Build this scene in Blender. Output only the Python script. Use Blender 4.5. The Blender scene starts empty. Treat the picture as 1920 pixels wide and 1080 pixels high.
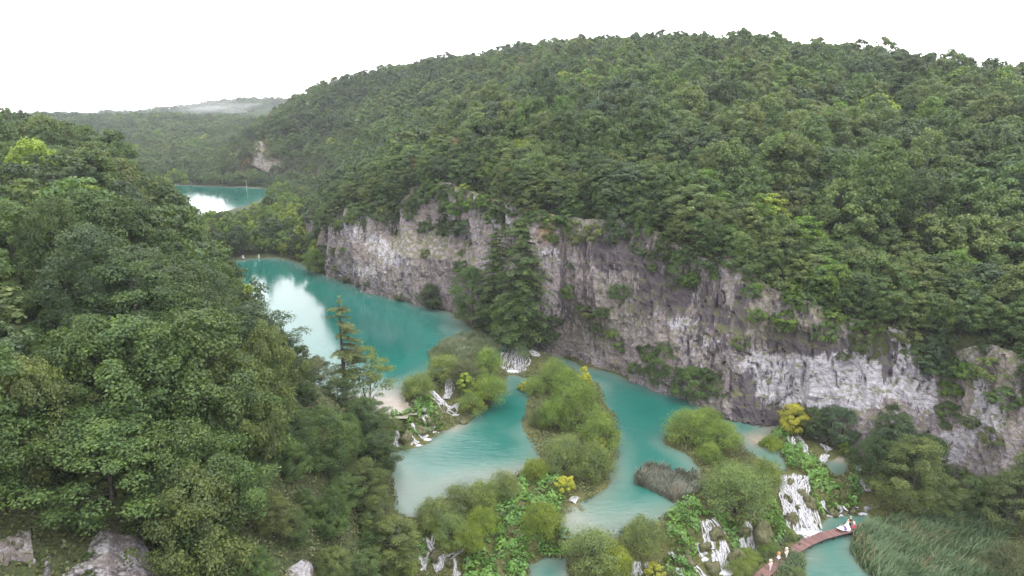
import bpy, math, random
import numpy as np
from mathutils import Vector

random.seed(7)
RNG = np.random.default_rng(11)
SC = bpy.context.scene
COL = SC.collection

# ------------------------------------------------------------------ camera, sky, sun, exposure
CAM_H = 65.0
PITCH = math.radians(15.2)
F = 1251.0                      # focal length in pixels of a 1920 px wide frame
cam_d = bpy.data.cameras.new('camera')
cam = bpy.data.objects.new('camera', cam_d)
COL.objects.link(cam)
cam_d.sensor_width = 36.0
cam_d.lens = 36.0 * F / 1920.0
cam_d.clip_start = 0.5
cam_d.clip_end = 12000.0
cam.location = (0, 0, CAM_H)
cam.rotation_euler = (math.pi / 2 - PITCH, 0, 0)
SC.camera = cam

SUN_EL, SUN_AZ = math.radians(62), math.radians(-120)   # high, behind the left shoulder
world = bpy.data.worlds.new('World')
SC.world = world
world.use_nodes = True
wn, wl = world.node_tree.nodes, world.node_tree.links
wn.clear()
w_out = wn.new('ShaderNodeOutputWorld')
w_bg = wn.new('ShaderNodeBackground')
w_bg.inputs['Strength'].default_value = 0.10
w_sky = wn.new('ShaderNodeTexSky')
w_sky.sky_type = 'NISHITA'
w_sky.sun_disc = False
w_sky.sun_elevation = SUN_EL
w_sky.sun_rotation = SUN_AZ
w_sky.air_density = 1.0
w_sky.dust_density = 3.0
w_mix = wn.new('ShaderNodeMix')            # a closed cloud deck over the clear sky
w_mix.data_type = 'RGBA'
w_mix.inputs[0].default_value = 0.93
w_mix.inputs[7].default_value = (6.3, 6.2, 6.3, 1)
wl.new(w_sky.outputs[0], w_mix.inputs[6])
wl.new(w_mix.outputs[2], w_bg.inputs['Color'])
wl.new(w_bg.outputs[0], w_out.inputs['Surface'])

sun_d = bpy.data.lights.new('sun', 'SUN')
sun_d.energy = 0.5
sun_d.angle = math.radians(35)
sun_d.color = (1.0, 0.97, 0.93)
sun = bpy.data.objects.new('sun', sun_d)
COL.objects.link(sun)
sun.rotation_euler = (math.pi / 2 - SUN_EL, 0, SUN_AZ + math.pi)
sun.location = (0, 0, 300)

vs = SC.view_settings
vs.view_transform = 'Standard'
vs.look = 'None'
vs.gamma = 1.0
vs.use_curve_mapping = False
vs.exposure = 2.75

cy = SC.cycles
cy.max_bounces = 5
cy.diffuse_bounces = 2
cy.glossy_bounces = 2
cy.transmission_bounces = 3
cy.transparent_max_bounces = 10
cy.volume_bounces = 0
cy.use_denoising = True
cy.caustics_reflective = False
cy.caustics_refractive = False
cy.sample_clamp_indirect = 6.0

# ------------------------------------------------------------------ pixel rays -> places in the world
FWD = np.array([0, math.cos(PITCH), -math.sin(PITCH)])
UP = np.array([0, math.sin(PITCH), math.cos(PITCH)])
CAMP = np.array([0, 0, CAM_H])

def ray(px, py):
    return FWD + np.array([1, 0, 0]) * (px - 960) / F + UP * (540 - py) / F

def P(px, py, z):
    d = ray(px, py)
    return CAMP + d * ((z - CAM_H) / d[2])

def PR(px, py, r):                # at horizontal range r
    d = ray(px, py)
    return CAMP + d * (r / math.hypot(d[0], d[1]))

def proj(p):
    p = np.asarray(p, float) - CAMP
    dep = p @ FWD
    dd = np.where(dep > 0.1, dep, 0.1)
    return 960 + F * p[..., 0] / dd, 540 - F * (p @ UP) / dd, dep

# ------------------------------------------------------------------ noise
def _hash(i, j, k, s):
    h = (i * 374761393 + j * 668265263 + k * 2147483647 * 3 + s * 974634599) & 0xffffffff
    h = ((h ^ (h >> 13)) * 1274126177) & 0xffffffff
    h = ((h ^ (h >> 16)) * 2246822519) & 0xffffffff
    return ((h ^ (h >> 15)) & 0xffffff) / float(0xffffff)

def vnoise(x, y, z=0.0, s=0):
    x, y, z = np.broadcast_arrays(np.asarray(x, float), np.asarray(y, float), np.asarray(z, float))
    i, j, k = np.floor(x).astype(np.int64), np.floor(y).astype(np.int64), np.floor(z).astype(np.int64)
    u, v, w = x - i, y - j, z - k
    u, v, w = (t * t * (3 - 2 * t) for t in (u, v, w))
    r = 0
    for a in (0, 1):
        for b in (0, 1):
            for c in (0, 1):
                r = r + _hash(i + a, j + b, k + c, s) * (u if a else 1 - u) * (v if b else 1 - v) * (w if c else 1 - w)
    return r * 2 - 1

def fbm(x, y, z=0.0, o=4, s=0):
    r, a, f = 0, 1.0, 1.0
    for q in range(o):
        r = r + a * vnoise(np.asarray(x) * f, np.asarray(y) * f, np.asarray(z) * f, s + q)
        a *= .5
        f *= 2.03
    return r

def sstep(a, b, x):
    t = np.clip((x - a) / (b - a), 0, 1)
    return t * t * (3 - 2 * t)

# ------------------------------------------------------------------ mesh helpers
def new_mesh(name, v, f, mats=(), smooth=True):
    """v (n,3) array; f (m,k) array of equal-size faces, or list of arrays of faces."""
    me = bpy.data.meshes.new(name)
    fl = f if isinstance(f, list) else [f]
    fl = [np.asarray(a, np.int32) for a in fl if len(a)]
    v = np.asarray(v, np.float32)
    me.vertices.add(len(v))
    me.vertices.foreach_set('co', v.ravel())
    nl = sum(a.size for a in fl)
    npoly = sum(len(a) for a in fl)
    me.loops.add(nl)
    me.polygons.add(npoly)
    me.loops.foreach_set('vertex_index', np.concatenate([a.ravel() for a in fl]) if fl else [])
    tot = np.concatenate([np.full(len(a), a.shape[1], np.int32) for a in fl])
    me.polygons.foreach_set('loop_start', np.concatenate([[0], np.cumsum(tot)[:-1]]).astype(np.int32))
    me.polygons.foreach_set('loop_total', tot)
    me.polygons.foreach_set('use_smooth', np.full(npoly, smooth))
    for m in mats:
        me.materials.append(m)
    me.update(calc_edges=True)
    me.validate()
    return me

def obj(name, me, parent=None, loc=None):
    o = bpy.data.objects.new(name, me)
    COL.objects.link(o)
    if parent is not None:
        o.parent = parent
    if loc is not None:
        o.location = tuple(float(c) for c in loc)
    return o

def tag(o, label=None, cat=None, group=None, kind=None):
    if label:
        o['label'] = label
    if cat:
        o['category'] = cat
    if group:
        o['group'] = group
    if kind:
        o['kind'] = kind
    return o

def thing(name, label, cat, loc=(0, 0, 0), rz=0, group=None):
    o = bpy.data.objects.new(name, None)
    o.empty_display_size = .2
    COL.objects.link(o)
    o.location = tuple(float(c) for c in loc)
    o.rotation_euler = (0, 0, rz)
    return tag(o, label, cat, group)

def fattr(me, name, arr):
    a = me.attributes.new(name, 'FLOAT', 'POINT')
    a.data.foreach_set('value', np.asarray(arr, np.float32).ravel())

class MB:
    """collects pieces of one mesh"""
    def __init__(s):
        s.v, s.q, s.t, s.n = [], [], [], 0
    def add(s, v, q=None, t=None):
        v = np.asarray(v, float)
        if q is not None and len(q):
            s.q.append(np.asarray(q) + s.n)
        if t is not None and len(t):
            s.t.append(np.asarray(t) + s.n)
        s.v.append(v)
        s.n += len(v)
    def box(s, c, sz, rz=0.0):
        x, y, z = (np.array(sz) / 2)
        v = np.array([[a * x, b * y, e * z] for a in (-1, 1) for b in (-1, 1) for e in (-1, 1)])
        ca, sa = math.cos(rz), math.sin(rz)
        v = np.c_[v[:, 0] * ca - v[:, 1] * sa, v[:, 0] * sa + v[:, 1] * ca, v[:, 2]] + np.array(c)
        s.add(v, [[0, 1, 3, 2], [4, 6, 7, 5], [0, 4, 5, 1], [2, 3, 7, 6], [0, 2, 6, 4], [1, 5, 7, 3]])
    def tube(s, pts, rad, k=6):
        pts = np.asarray(pts, float)
        rad = np.broadcast_to(np.asarray(rad, float), (len(pts),))
        d = np.gradient(pts, axis=0)
        d /= np.linalg.norm(d, axis=1)[:, None] + 1e-9
        ref = np.where(np.abs(d[:, 2:3]) > .9, np.array([[1., 0, 0]]), np.array([[0, 0, 1.]]))
        a = np.cross(d, ref)
        a /= np.linalg.norm(a, axis=1)[:, None] + 1e-9
        b = np.cross(d, a)
        th = np.linspace(0, 2 * math.pi, k, endpoint=False)
        v = pts[:, None, :] + rad[:, None, None] * (a[:, None, :] * np.cos(th)[None, :, None] + b[:, None, :] * np.sin(th)[None, :, None])
        n = len(pts)
        i, j = np.meshgrid(np.arange(n - 1), np.arange(k), indexing='ij')
        i, j = i.ravel(), j.ravel()
        j2 = (j + 1) % k
        q = np.c_[i * k + j, i * k + j2, (i + 1) * k + j2, (i + 1) * k + j]
        s.add(v.reshape(-1, 3), q)
    def build(s, name, mats, smooth=True):
        v = np.concatenate(s.v)
        fl = []
        if s.q:
            fl.append(np.concatenate(s.q))
        if s.t:
            fl.append(np.concatenate(s.t))
        return new_mesh(name, v, fl, mats, smooth)

def grid_faces(nu, nv):
    i, j = np.meshgrid(np.arange(nu - 1), np.arange(nv - 1), indexing='ij')
    i, j = i.ravel(), j.ravel()
    return np.c_[i * nv + j, (i + 1) * nv + j, (i + 1) * nv + j + 1, i * nv + j + 1]

# ------------------------------------------------------------------ materials
class NT:
    def __init__(s, name):
        s.m = bpy.data.materials.new(name)
        s.m.use_nodes = True
        s.t = s.m.node_tree
        s.t.nodes.clear()
        s.out = s.n('ShaderNodeOutputMaterial')
    def n(s, typ, **kw):
        nd = s.t.nodes.new(typ)
        for k, v in kw.items():
            setattr(nd, k, v)
        return nd
    def link(s, a, b):
        s.t.links.new(a, b)
    def val(s, sock, v):
        if hasattr(v, 'is_linked') or hasattr(v, 'links'):
            s.link(v, sock)
        else:
            sock.default_value = v
    def noise(s, scale, detail=4, rough=.55, vec=None, stretch=None, dist=0.0):
        nd = s.n('ShaderNodeTexNoise')
        nd.inputs['Scale'].default_value = scale
        nd.inputs['Detail'].default_value = detail
        nd.inputs['Roughness'].default_value = rough
        nd.inputs['Distortion'].default_value = dist
        if vec is None:
            vec = s.coord()
        if stretch:
            mp = s.n('ShaderNodeMapping')
            mp.inputs['Scale'].default_value = stretch
            s.link(vec, mp.inputs['Vector'])
            vec = mp.outputs[0]
        s.link(vec, nd.inputs['Vector'])
        return nd.outputs['Fac']
    def coord(s):
        if not hasattr(s, '_g'):
            s._g = s.n('ShaderNodeNewGeometry').outputs['Position']
        return s._g
    def ramp(s, fac, stops, interp='LINEAR'):
        nd = s.n('ShaderNodeValToRGB')
        r = nd.color_ramp
        r.interpolation = interp
        while len(r.elements) < len(stops):
            r.elements.new(0.5)
        for e, (p, c) in zip(r.elements, stops):
            e.position = p
            e.color = (*c, 1) if len(c) == 3 else c
        s.link(fac, nd.inputs[0])
        return nd.outputs[0]
    def mix(s, fac, a, b, mode='MIX'):
        nd = s.n('ShaderNodeMix', data_type='RGBA', blend_type=mode)
        s.val(nd.inputs[0], fac)
        for k, v in ((6, a), (7, b)):
            if isinstance(v, tuple):
                v = (*v, 1) if len(v) == 3 else v
            s.val(nd.inputs[k], v)
        return nd.outputs[2]
    def math(s, op, a, b=0.0, c=None, clamp=False):
        nd = s.n('ShaderNodeMath', operation=op, use_clamp=clamp)
        s.val(nd.inputs[0], a)
        s.val(nd.inputs[1], b)
        if c is not None:
            s.val(nd.inputs[2], c)
        return nd.outputs[0]
    def rng(s, v, a, b, c=0.0, d=1.0):
        nd = s.n('ShaderNodeMapRange')
        nd.interpolation_type = 'SMOOTHSTEP'
        s.val(nd.inputs[0], v)
        for k, q in zip((1, 2, 3, 4), (a, b, c, d)):
            nd.inputs[k].default_value = q
        return nd.outputs[0]
    def attr(s, name, typ='GEOMETRY'):
        nd = s.n('ShaderNodeAttribute', attribute_name=name, attribute_type=typ)
        return nd
    def bump(s, h, strength, dist):
        nd = s.n('ShaderNodeBump')
        nd.inputs['Strength'].default_value = strength
        nd.inputs['Distance'].default_value = dist
        s.link(h, nd.inputs['Height'])
        return nd.outputs[0]
    def bsdf(s, col, rough=.8, spec=.3, normal=None, **kw):
        nd = s.n('ShaderNodeBsdfPrincipled')
        if isinstance(col, tuple):
            col = (*col, 1) if len(col) == 3 else col
        s.val(nd.inputs['Base Color'], col)
        s.val(nd.inputs['Roughness'], rough)
        s.val(nd.inputs['Specular IOR Level'], spec)
        if normal is not None:
            s.link(normal, nd.inputs['Normal'])
        for k, v in kw.items():
            s.val(nd.inputs[k.replace('_', ' ')], v)
        return nd.outputs[0]
    def done(s, sh):
        s.link(sh, s.out.inputs['Surface'])
        return s.m

def simple_mat(name, col, rough=.7, spec=.3, var=.25, scale=3.0):
    t = NT(name)
    f = t.noise(scale, 4)
    c = t.mix(t.rng(f, .3, .7), tuple(x * (1 - var) for x in col), tuple(min(1, x * (1 + var)) for x in col))
    return t.done(t.bsdf(c, rough, spec))

def leaf_material(name, source, translucent=.35, rough=.55, spec=.22):
    t = NT(name)
    if source == 'object':
        base = t.n('ShaderNodeObjectInfo').outputs['Color']
    elif source == 'instance':
        base = t.attr('tint', 'INSTANCER').outputs['Color']
    else:
        base = None
    geo = t.n('ShaderNodeNewGeometry')
    rnd = geo.outputs['Random Per Island']
    f = t.math('MULTIPLY_ADD', rnd, .72, .78)
    vm = t.n('ShaderNodeVectorMath', operation='SCALE')
    t.link(base, vm.inputs[0])
    t.link(f, vm.inputs['Scale'])
    warm = t.mix(t.rng(t.math('FRACT', t.math('MULTIPLY', rnd, 17.31)), .45, 1.0), vm.outputs[0], (1.10, 1.03, .82), 'MULTIPLY')
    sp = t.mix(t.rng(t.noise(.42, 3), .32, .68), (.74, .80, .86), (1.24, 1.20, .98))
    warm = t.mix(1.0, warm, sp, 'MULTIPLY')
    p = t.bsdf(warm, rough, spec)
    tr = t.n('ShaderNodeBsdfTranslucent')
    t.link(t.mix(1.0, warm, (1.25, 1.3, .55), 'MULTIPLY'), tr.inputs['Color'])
    mx = t.n('ShaderNodeMixShader')
    mx.inputs[0].default_value = translucent
    t.link(p, mx.inputs[1])
    t.link(tr.outputs[0], mx.inputs[2])
    return t.done(mx.outputs[0])

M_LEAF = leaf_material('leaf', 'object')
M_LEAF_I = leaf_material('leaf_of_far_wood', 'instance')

def bark_mat(name, a, b):
    t = NT(name)
    f = t.noise(9.0, 5, stretch=(1, 1, .2))
    return t.done(t.bsdf(t.ramp(f, [(.3, a), (.7, b)]), .9, .2, t.bump(f, .6, .03)))
M_BARK = bark_mat('bark', (.028, .024, .02), (.085, .075, .065))
M_PALE_BARK = bark_mat('pale_bark', (.30, .28, .25), (.52, .49, .45))

def ground_mat():
    t = NT('forest_floor')
    n1 = t.noise(.35, 6)
    n2 = t.noise(3.0, 5)
    c = t.ramp(n1, [(.35, (.016, .02, .009)), (.5, (.026, .032, .013)), (.6, (.032, .044, .016)), (.72, (.05, .048, .026))])
    c = t.mix(t.rng(n2, .35, .75), c, (.05, .06, .022))
    wet = t.attr('moss').outputs['Fac']
    moss = t.ramp(n2, [(.3, (.03, .032, .012)), (.5, (.055, .06, .018)), (.7, (.10, .095, .04))])
    c = t.mix(wet, c, moss)
    sand = t.attr('sand').outputs['Fac']
    c = t.mix(sand, c, t.ramp(n2, [(.3, (.25, .2, .14)), (.7, (.42, .36, .28))]))
    return t.done(t.bsdf(c, .9, .2, t.bump(n2, .8, .25)))
M_GROUND = ground_mat()

def rock_mat(name='limestone'):
    t = NT(name)
    pos = t.coord()
    pale = t.attr('pale').outputs['Fac']
    dark = t.attr('dark').outputs['Fac']
    ochre = t.attr('ochre').outputs['Fac']
    streak = t.noise(.50, 8, .62, stretch=(1, 1, .09), dist=.5)      # runs down the face
    streak2 = t.noise(1.5, 7, .66, stretch=(1, 1, .11), dist=.3)
    patch = t.noise(.15, 6, .62, stretch=(1, 1, .5))
    grain = t.noise(1.7, 10, .74)
    fine = t.noise(5.5, 8, .72)
    gf_ = t.math('ADD', t.math('MULTIPLY', grain, .6), t.math('MULTIPLY', fine, .4))
    base = t.ramp(gf_, [(.36, (.05, .043, .049)), (.45, (.115, .10, .107)), (.52, (.19, .17, .178)), (.62, (.34, .32, .335))])
    brown = t.ramp(gf_, [(.36, (.05, .040, .042)), (.46, (.125, .104, .10)), (.54, (.19, .163, .158)), (.64, (.31, .28, .275))])
    c = t.mix(t.rng(patch, .42, .55), base, brown)
    pale_c = t.ramp(gf_, [(.36, (.13, .122, .138)), (.45, (.225, .215, .238)), (.56, (.335, .325, .35))])
    pf = t.rng(t.math('ADD', t.math('ADD', pale, t.math('MULTIPLY_ADD', streak, 1.3, -.65)), t.math('MULTIPLY_ADD', grain, .8, -.4)), .38, .52)
    c = t.mix(pf, c, pale_c)
    bl = t.noise(1.0, 5, .6, stretch=(.10, .10, .85), dist=.25)
    line = t.math('ABSOLUTE', t.math('SUBTRACT', t.math('FRACT', t.math('MULTIPLY', bl, 7.0)), .5))
    c = t.mix(t.math('MULTIPLY', t.rng(line, .13, .02), .55), c, (.085, .075, .082))
    # dark lichen and algae runs
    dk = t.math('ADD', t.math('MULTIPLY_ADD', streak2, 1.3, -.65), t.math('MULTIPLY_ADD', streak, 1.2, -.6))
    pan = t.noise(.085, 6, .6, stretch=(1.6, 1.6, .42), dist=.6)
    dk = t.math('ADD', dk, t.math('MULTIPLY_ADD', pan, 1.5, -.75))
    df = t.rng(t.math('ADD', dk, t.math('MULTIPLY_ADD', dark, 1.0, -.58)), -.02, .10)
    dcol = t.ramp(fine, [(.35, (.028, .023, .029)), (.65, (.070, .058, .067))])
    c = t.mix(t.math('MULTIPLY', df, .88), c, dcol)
    c = t.mix(t.math('MULTIPLY', ochre, t.rng(grain, .3, .6)), c, (.36, .25, .12))
    # moss and grass on ledges
    nrm = t.n('ShaderNodeNewGeometry').outputs['Normal']
    sep = t.n('ShaderNodeSeparateXYZ')
    t.link(nrm, sep.inputs[0])
    gf = t.math('MULTIPLY', t.rng(sep.outputs['Z'], .35, .7), t.rng(t.noise(.7, 5), .42, .55))
    gf = t.math('MULTIPLY', gf, t.math('SUBTRACT', 1.0, t.attr('bare').outputs['Fac']))
    c = t.mix(t.math('MULTIPLY', gf, .85), c, t.ramp(fine, [(.3, (.035, .045, .015)), (.7, (.10, .105, .04))]))
    veg = t.attr('veg').outputs['Fac']
    vf = t.math('MULTIPLY', veg, t.rng(t.noise(1.1, 6, .65), .38, .6))
    c = t.mix(vf, c, t.ramp(fine, [(.3, (.03, .042, .014)), (.7, (.085, .095, .036))]))
    h = t.math('ADD', t.math('MULTIPLY', grain, .7), t.math('MULTIPLY', fine, .25))
    return t.done(t.bsdf(c, .88, .25, t.bump(h, .8, .5)))
M_ROCK = rock_mat()

def moss_mat():
    t = NT('mossy_tufa')
    n = t.noise(2.2, 6)
    c = t.ramp(n, [(.3, (.022, .022, .010)), (.46, (.045, .055, .016)), (.58, (.085, .07, .036)), (.72, (.045, .065, .018))])
    return t.done(t.bsdf(c, .7, .4, t.bump(t.noise(6, 6), .9, .12)))
M_MOSS = moss_mat()

def water_mat(name, tint=1.0, ripple=1.0, deep=(.004, .057, .047), mid=(.011, .082, .066)):
    t = NT(name)
    d = t.attr('depth').outputs['Fac']
    wob = t.noise(.13, 4, stretch=(1, .6, 1))
    dd = t.math('MULTIPLY', d, t.math('MULTIPLY_ADD', wob, 1.1, .45))
    dn = t.math('MULTIPLY', dd, 1 / 6.0, clamp=True)
    c = t.ramp(dn, [(0.0, (.060, .080, .062)), (.03, (.080, .115, .094)), (.12, (.052, .108, .090)), (.28, (.018, .080, .067)), (.5, mid), (1.0, deep)])
    bch = t.attr('beach').outputs['Fac']
    c = t.mix(bch, c, t.ramp(t.noise(.8, 4), [(.3, (.16, .135, .105)), (.7, (.21, .185, .15))]))
    r1 = t.noise(.9, 3, .5, stretch=(.55, 1.6, 1), dist=.5)
    r2 = t.noise(3.2, 3, .5, stretch=(.6, 1.5, 1), dist=.3)
    r3 = t.noise(.12, 3)
    h = t.math('ADD', t.math('MULTIPLY', r1, .7), t.math('MULTIPLY', r2, .3))
    h = t.math('MULTIPLY', h, t.rng(r3, .3, .65, .35, 1.0))
    b = t.bump(h, .55 * ripple, .10)
    return t.done(t.bsdf(c, .07, .5, b, IOR=1.333))
M_WATER = water_mat('lake_water', ripple=.55)
M_WATER2 = water_mat('basin_water', ripple=1.9, deep=(.004, .056, .046), mid=(.010, .074, .060))

def foam_mat():
    t = NT('falling_water')
    u = t.attr('u').outputs['Fac']
    a = t.attr('edge').outputs['Fac']      # 1 at middle, 0 at rim
    w = t.attr('w').outputs['Fac']
    cmb = t.n('ShaderNodeCombineXYZ')
    t.link(w, cmb.inputs[0])
    t.link(u, cmb.inputs[1])
    t.link(t.n('ShaderNodeObjectInfo').outputs['Random'], cmb.inputs[2])
    s1 = t.noise(1.0, 5, .6, vec=cmb.outputs[0], stretch=(3.6, .8, 40), dist=.4)
    s2 = t.noise(1.0, 4, .6, vec=cmb.outputs[0], stretch=(10, 1.6, 40))
    s = t.math('ADD', t.math('MULTIPLY', s1, .6), t.math('MULTIPLY', s2, .4))
    col = t.ramp(s, [(.36, (.16, .165, .18)), (.47, (.27, .275, .29)), (.57, (.38, .38, .395)), (.7, (.43, .43, .445))])
    al = t.math('ADD', t.math('MULTIPLY_ADD', s, 3.6, -1.8), t.math('MULTIPLY_ADD', a, 1.15, -.45))
    al = t.math('MULTIPLY', t.rng(al, -.1, 1.05), .74)
    p = t.bsdf(col, .6, .3, t.bump(s, .3, .06))
    tr = t.n('ShaderNodeBsdfTransparent')
    mx = t.n('ShaderNodeMixShader')
    t.link(al, mx.inputs[0])
    t.link(tr.outputs[0], mx.inputs[1])
    t.link(p, mx.inputs[2])
    return t.done(mx.outputs[0])
M_FALL = foam_mat()

def splash_mat():
    t = NT('foam')
    a = t.attr('edge').outputs['Fac']
    s = t.noise(2.4, 6, .65)
    al = t.rng(t.math('ADD', a, t.math('MULTIPLY_ADD', s, 1.6, -.8)), .25, .75)
    p = t.bsdf((.36, .365, .385), .7, .2)
    tr = t.n('ShaderNodeBsdfTransparent')
    mx = t.n('ShaderNodeMixShader')
    t.link(al, mx.inputs[0])
    t.link(tr.outputs[0], mx.inputs[1])
    t.link(p, mx.inputs[2])
    return t.done(mx.outputs[0])
M_FOAM = splash_mat()

# ------------------------------------------------------------------ plan of the valley
# shorelines: where the eye meets each pool's level, then true metres
POOLS = {
    'upper_lake': (9.0, [(425, 491), (470, 485), (520, 483), (560, 492), (600, 512), (640, 525), (700, 545), (760, 562), (800, 574), (850, 588),
                         (872, 605), (900, 625), (935, 640), (930, 655), (890, 680), (840, 692), (800, 705), (765, 722), (758, 745), (775, 768), (735, 778), (690, 776),
                         (630, 765), (570, 730), (515, 672), (465, 605), (400, 535), (375, 502)]),
    'centre_basin': (5.5, [(950, 700), (1000, 712), (992, 760), (978, 792), (1000, 838), (1014, 860), (985, 886), (930, 908), (870, 928),
                           (815, 948), (785, 966), (745, 962), (735, 900), (738, 845), (775, 838), (800, 828), (830, 812), (870, 788), (905, 765), (940, 735)]),
    'side_channel': (4.6, [(1022, 660), (1060, 672), (1100, 688), (1160, 703), (1210, 722), (1262, 742), (1310, 748), (1330, 760), (1300, 778),
                           (1255, 802), (1245, 830), (1290, 852), (1312, 878), (1320, 905), (1290, 940), (1262, 955), (1235, 978), (1180, 1003),
                           (1140, 1004), (1060, 1000), (1056, 968), (1100, 942), (1140, 900), (1160, 860), (1158, 790), (1120, 722), (1060, 690), (1025, 676)]),
    'cliff_pool': (3.6, [(1352, 778), (1400, 785), (1448, 792), (1466, 803), (1440, 818), (1422, 832), (1455, 846), (1472, 862), (1474, 885), (1440, 870), (1400, 848), (1370, 810)]),
    'small_pool': (2.6, [(1552, 862), (1575, 852), (1592, 862), (1588, 888), (1568, 898), (1550, 884)]),
    'lower_pool': (0.0, [(1528, 1000), (1540, 975), (1565, 962), (1620, 957), (1645, 972), (1650, 982), (1606, 1004), (1592, 1030), (1612, 1062), (1650, 1100), (1500, 1100), (1488, 1075), (1500, 1040), (1506, 1014)]),
    'spring_pool': (2.0, [(985, 1062), (1020, 1046), (1062, 1048), (1068, 1095), (1000, 1098)]),
    'far_lake': (14.0, [(330, 347), (400, 350), (470, 352), (510, 355), (520, 362), (480, 380), (440, 392), (410, 398), (370, 405), (320, 395), (230, 380), (120, 350), (250, 344)]),
}
def to_plan(z, pts):
    return np.array([P(a, b, z)[:2] for a, b in pts])
PLAN = {k: (z, to_plan(z, p)) for k, (z, p) in POOLS.items()}

def inside(poly, x, y):
    r = np.zeros(np.shape(x), bool)
    n = len(poly)
    for i in range(n):
        x0, y0 = poly[i]
        x1, y1 = poly[(i + 1) % n]
        c = ((y0 > y) != (y1 > y)) & (x < (x1 - x0) * (y - y0) / (y1 - y0 + 1e-12) + x0)
        r ^= c
    return r

def seg_dist(pts, x, y, closed=False):
    """distance to a polyline, and signed side (positive on the right-hand side) and parameter"""
    best = np.full(np.shape(x), 1e18)
    side = np.zeros(np.shape(x))
    par = np.zeros(np.shape(x))
    n = len(pts)
    for i in range(n if closed else n - 1):
        a, b = pts[i], pts[(i + 1) % n]
        d = b - a
        L = d @ d + 1e-12
        t = np.clip(((x - a[0]) * d[0] + (y - a[1]) * d[1]) / L, 0, 1)
        q = (x - a[0] - t * d[0]) ** 2 + (y - a[1] - t * d[1]) ** 2
        m = q < best
        best = np.where(m, q, best)
        cr = (x - a[0]) * d[1] - (y - a[1]) * d[0]
        side = np.where(m, np.sign(cr), side)
        par = np.where(m, i + t, par)
    return np.sqrt(best), side, par

# long cliff: (foot px, foot py, foot z, rim px, rim py, setback)
CLIFF = [(588, 470, 10, 590, 392, 10), (600, 497, 9.2, 606, 388, 8), (618, 519, 9, 624, 388, 6), (660, 531, 9, 664, 388, 7), (700, 545, 9, 702, 386, 9), (730, 554, 9, 732, 366, 13), (755, 561, 9, 757, 352, 16), (800, 574, 9, 803, 340, 17),
         (850, 588, 9, 852, 338, 17), (900, 612, 9, 902, 366, 12), (950, 636, 9, 952, 380, 10), (1000, 655, 7, 1003, 395, 8), (1060, 671, 4.6, 1064, 402, 8),
         (1110, 690, 4.6, 1114, 406, 8), (1170, 705, 4.6, 1174, 412, 9), (1220, 725, 4.6, 1225, 430, 9), (1280, 747, 4.6, 1286, 468, 9), (1335, 763, 4.4, 1340, 482, 9),
         (1362, 776, 3.8, 1372, 466, 10), (1378, 782, 3.7, 1400, 490, 10), (1420, 789, 3.7, 1440, 530, 9), (1470, 802, 3.6, 1480, 548, 8), (1530, 818, 3.4, 1536, 566, 7), (1590, 838, 3, 1594, 590, 7),
         (1650, 858, 2.6, 1652, 604, 7), (1700, 872, 2.2, 1702, 616, 7), (1748, 880, 2, 1750, 640, 7), (1775, 890, 2, 1780, 655, 9), (1800, 925, 1.6, 1808, 648, 12), (1850, 955, 1.4, 1852, 640, 13),
         (1900, 985, 1.2, 1896, 650, 13), (1960, 1010, 1.0, 1960, 690, 12), (2060, 1060, 1.0, 2070, 740, 12), (2300, 1180, 1.0, 2300, 800, 12)]
c_foot, c_rim = [], []
for (a, b, z, c, d, k) in CLIFF:
    f = P(a, b, z)
    c_foot.append(f)
    c_rim.append(PR(c, d, math.hypot(f[0], f[1]) + k))
c_foot, c_rim = np.array(c_foot), np.array(c_rim)

spur = [np.array([-190., 760]), np.array([-215., 560]), P(328, 346, 14)[:2], P(400, 350, 14)[:2], P(470, 352, 14)[:2], P(512, 355, 14)[:2], P(540, 372, 13)[:2], P(562, 410, 11.5)[:2]]
FOOT = np.array(spur + [f[:2] for f in c_foot] + [np.array([95., 10.]), np.array([110., -120.])])
def _perp(i):
    best = 1e9
    for j in range(len(c_foot) - 1):
        a, b = c_foot[j][:2], c_foot[j + 1][:2]
        d = b - a
        t = np.clip((c_rim[i][:2] - a) @ d / (d @ d), 0, 1)
        best = min(best, np.linalg.norm(c_rim[i][:2] - a - d * t))
    return best
CSB = [max(2.5, _perp(i)) for i in range(len(CLIFF))]
SETB = np.array([25.] * len(spur) + CSB + [12., 12.])
LFOOT = np.array([[-14., -120], [-13, 0], [-13, 45], [-16, 72], P(742, 1020, 4)[:2], P(738, 960, 5)[:2], P(732, 850, 6)[:2], P(690, 790, 8)[:2], P(628, 776, 9)[:2], P(560, 735, 9)[:2],
                  P(508, 680, 9)[:2], P(455, 610, 9)[:2], P(392, 542, 9)[:2], P(362, 502, 9.5)[:2], [-140, 262], [-168, 310], [-205, 355], [-290, 430], [-420, 520], [-600, 600]], float)

def tps_fit(pts, z, lam=0.5):
    s = 100.0
    p = pts / s
    r = np.linalg.norm(p[:, None] - p[None], axis=2)
    K = r ** 2 * np.log(r + 1e-9) + lam * .01 * np.eye(len(p))
    A = np.c_[np.ones(len(p)), p]
    M = np.block([[K, A], [A.T, np.zeros((3, 3))]])
    w = np.linalg.solve(M, np.r_[z, 0, 0, 0])
    def ev(x, y):
        q = np.stack([x, y], -1) / s
        r = np.linalg.norm(q[..., None, :] - p, axis=-1)
        return (r ** 2 * np.log(r + 1e-9)) @ w[:-3] + w[-3] + q @ w[-2:]
    return ev

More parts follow.
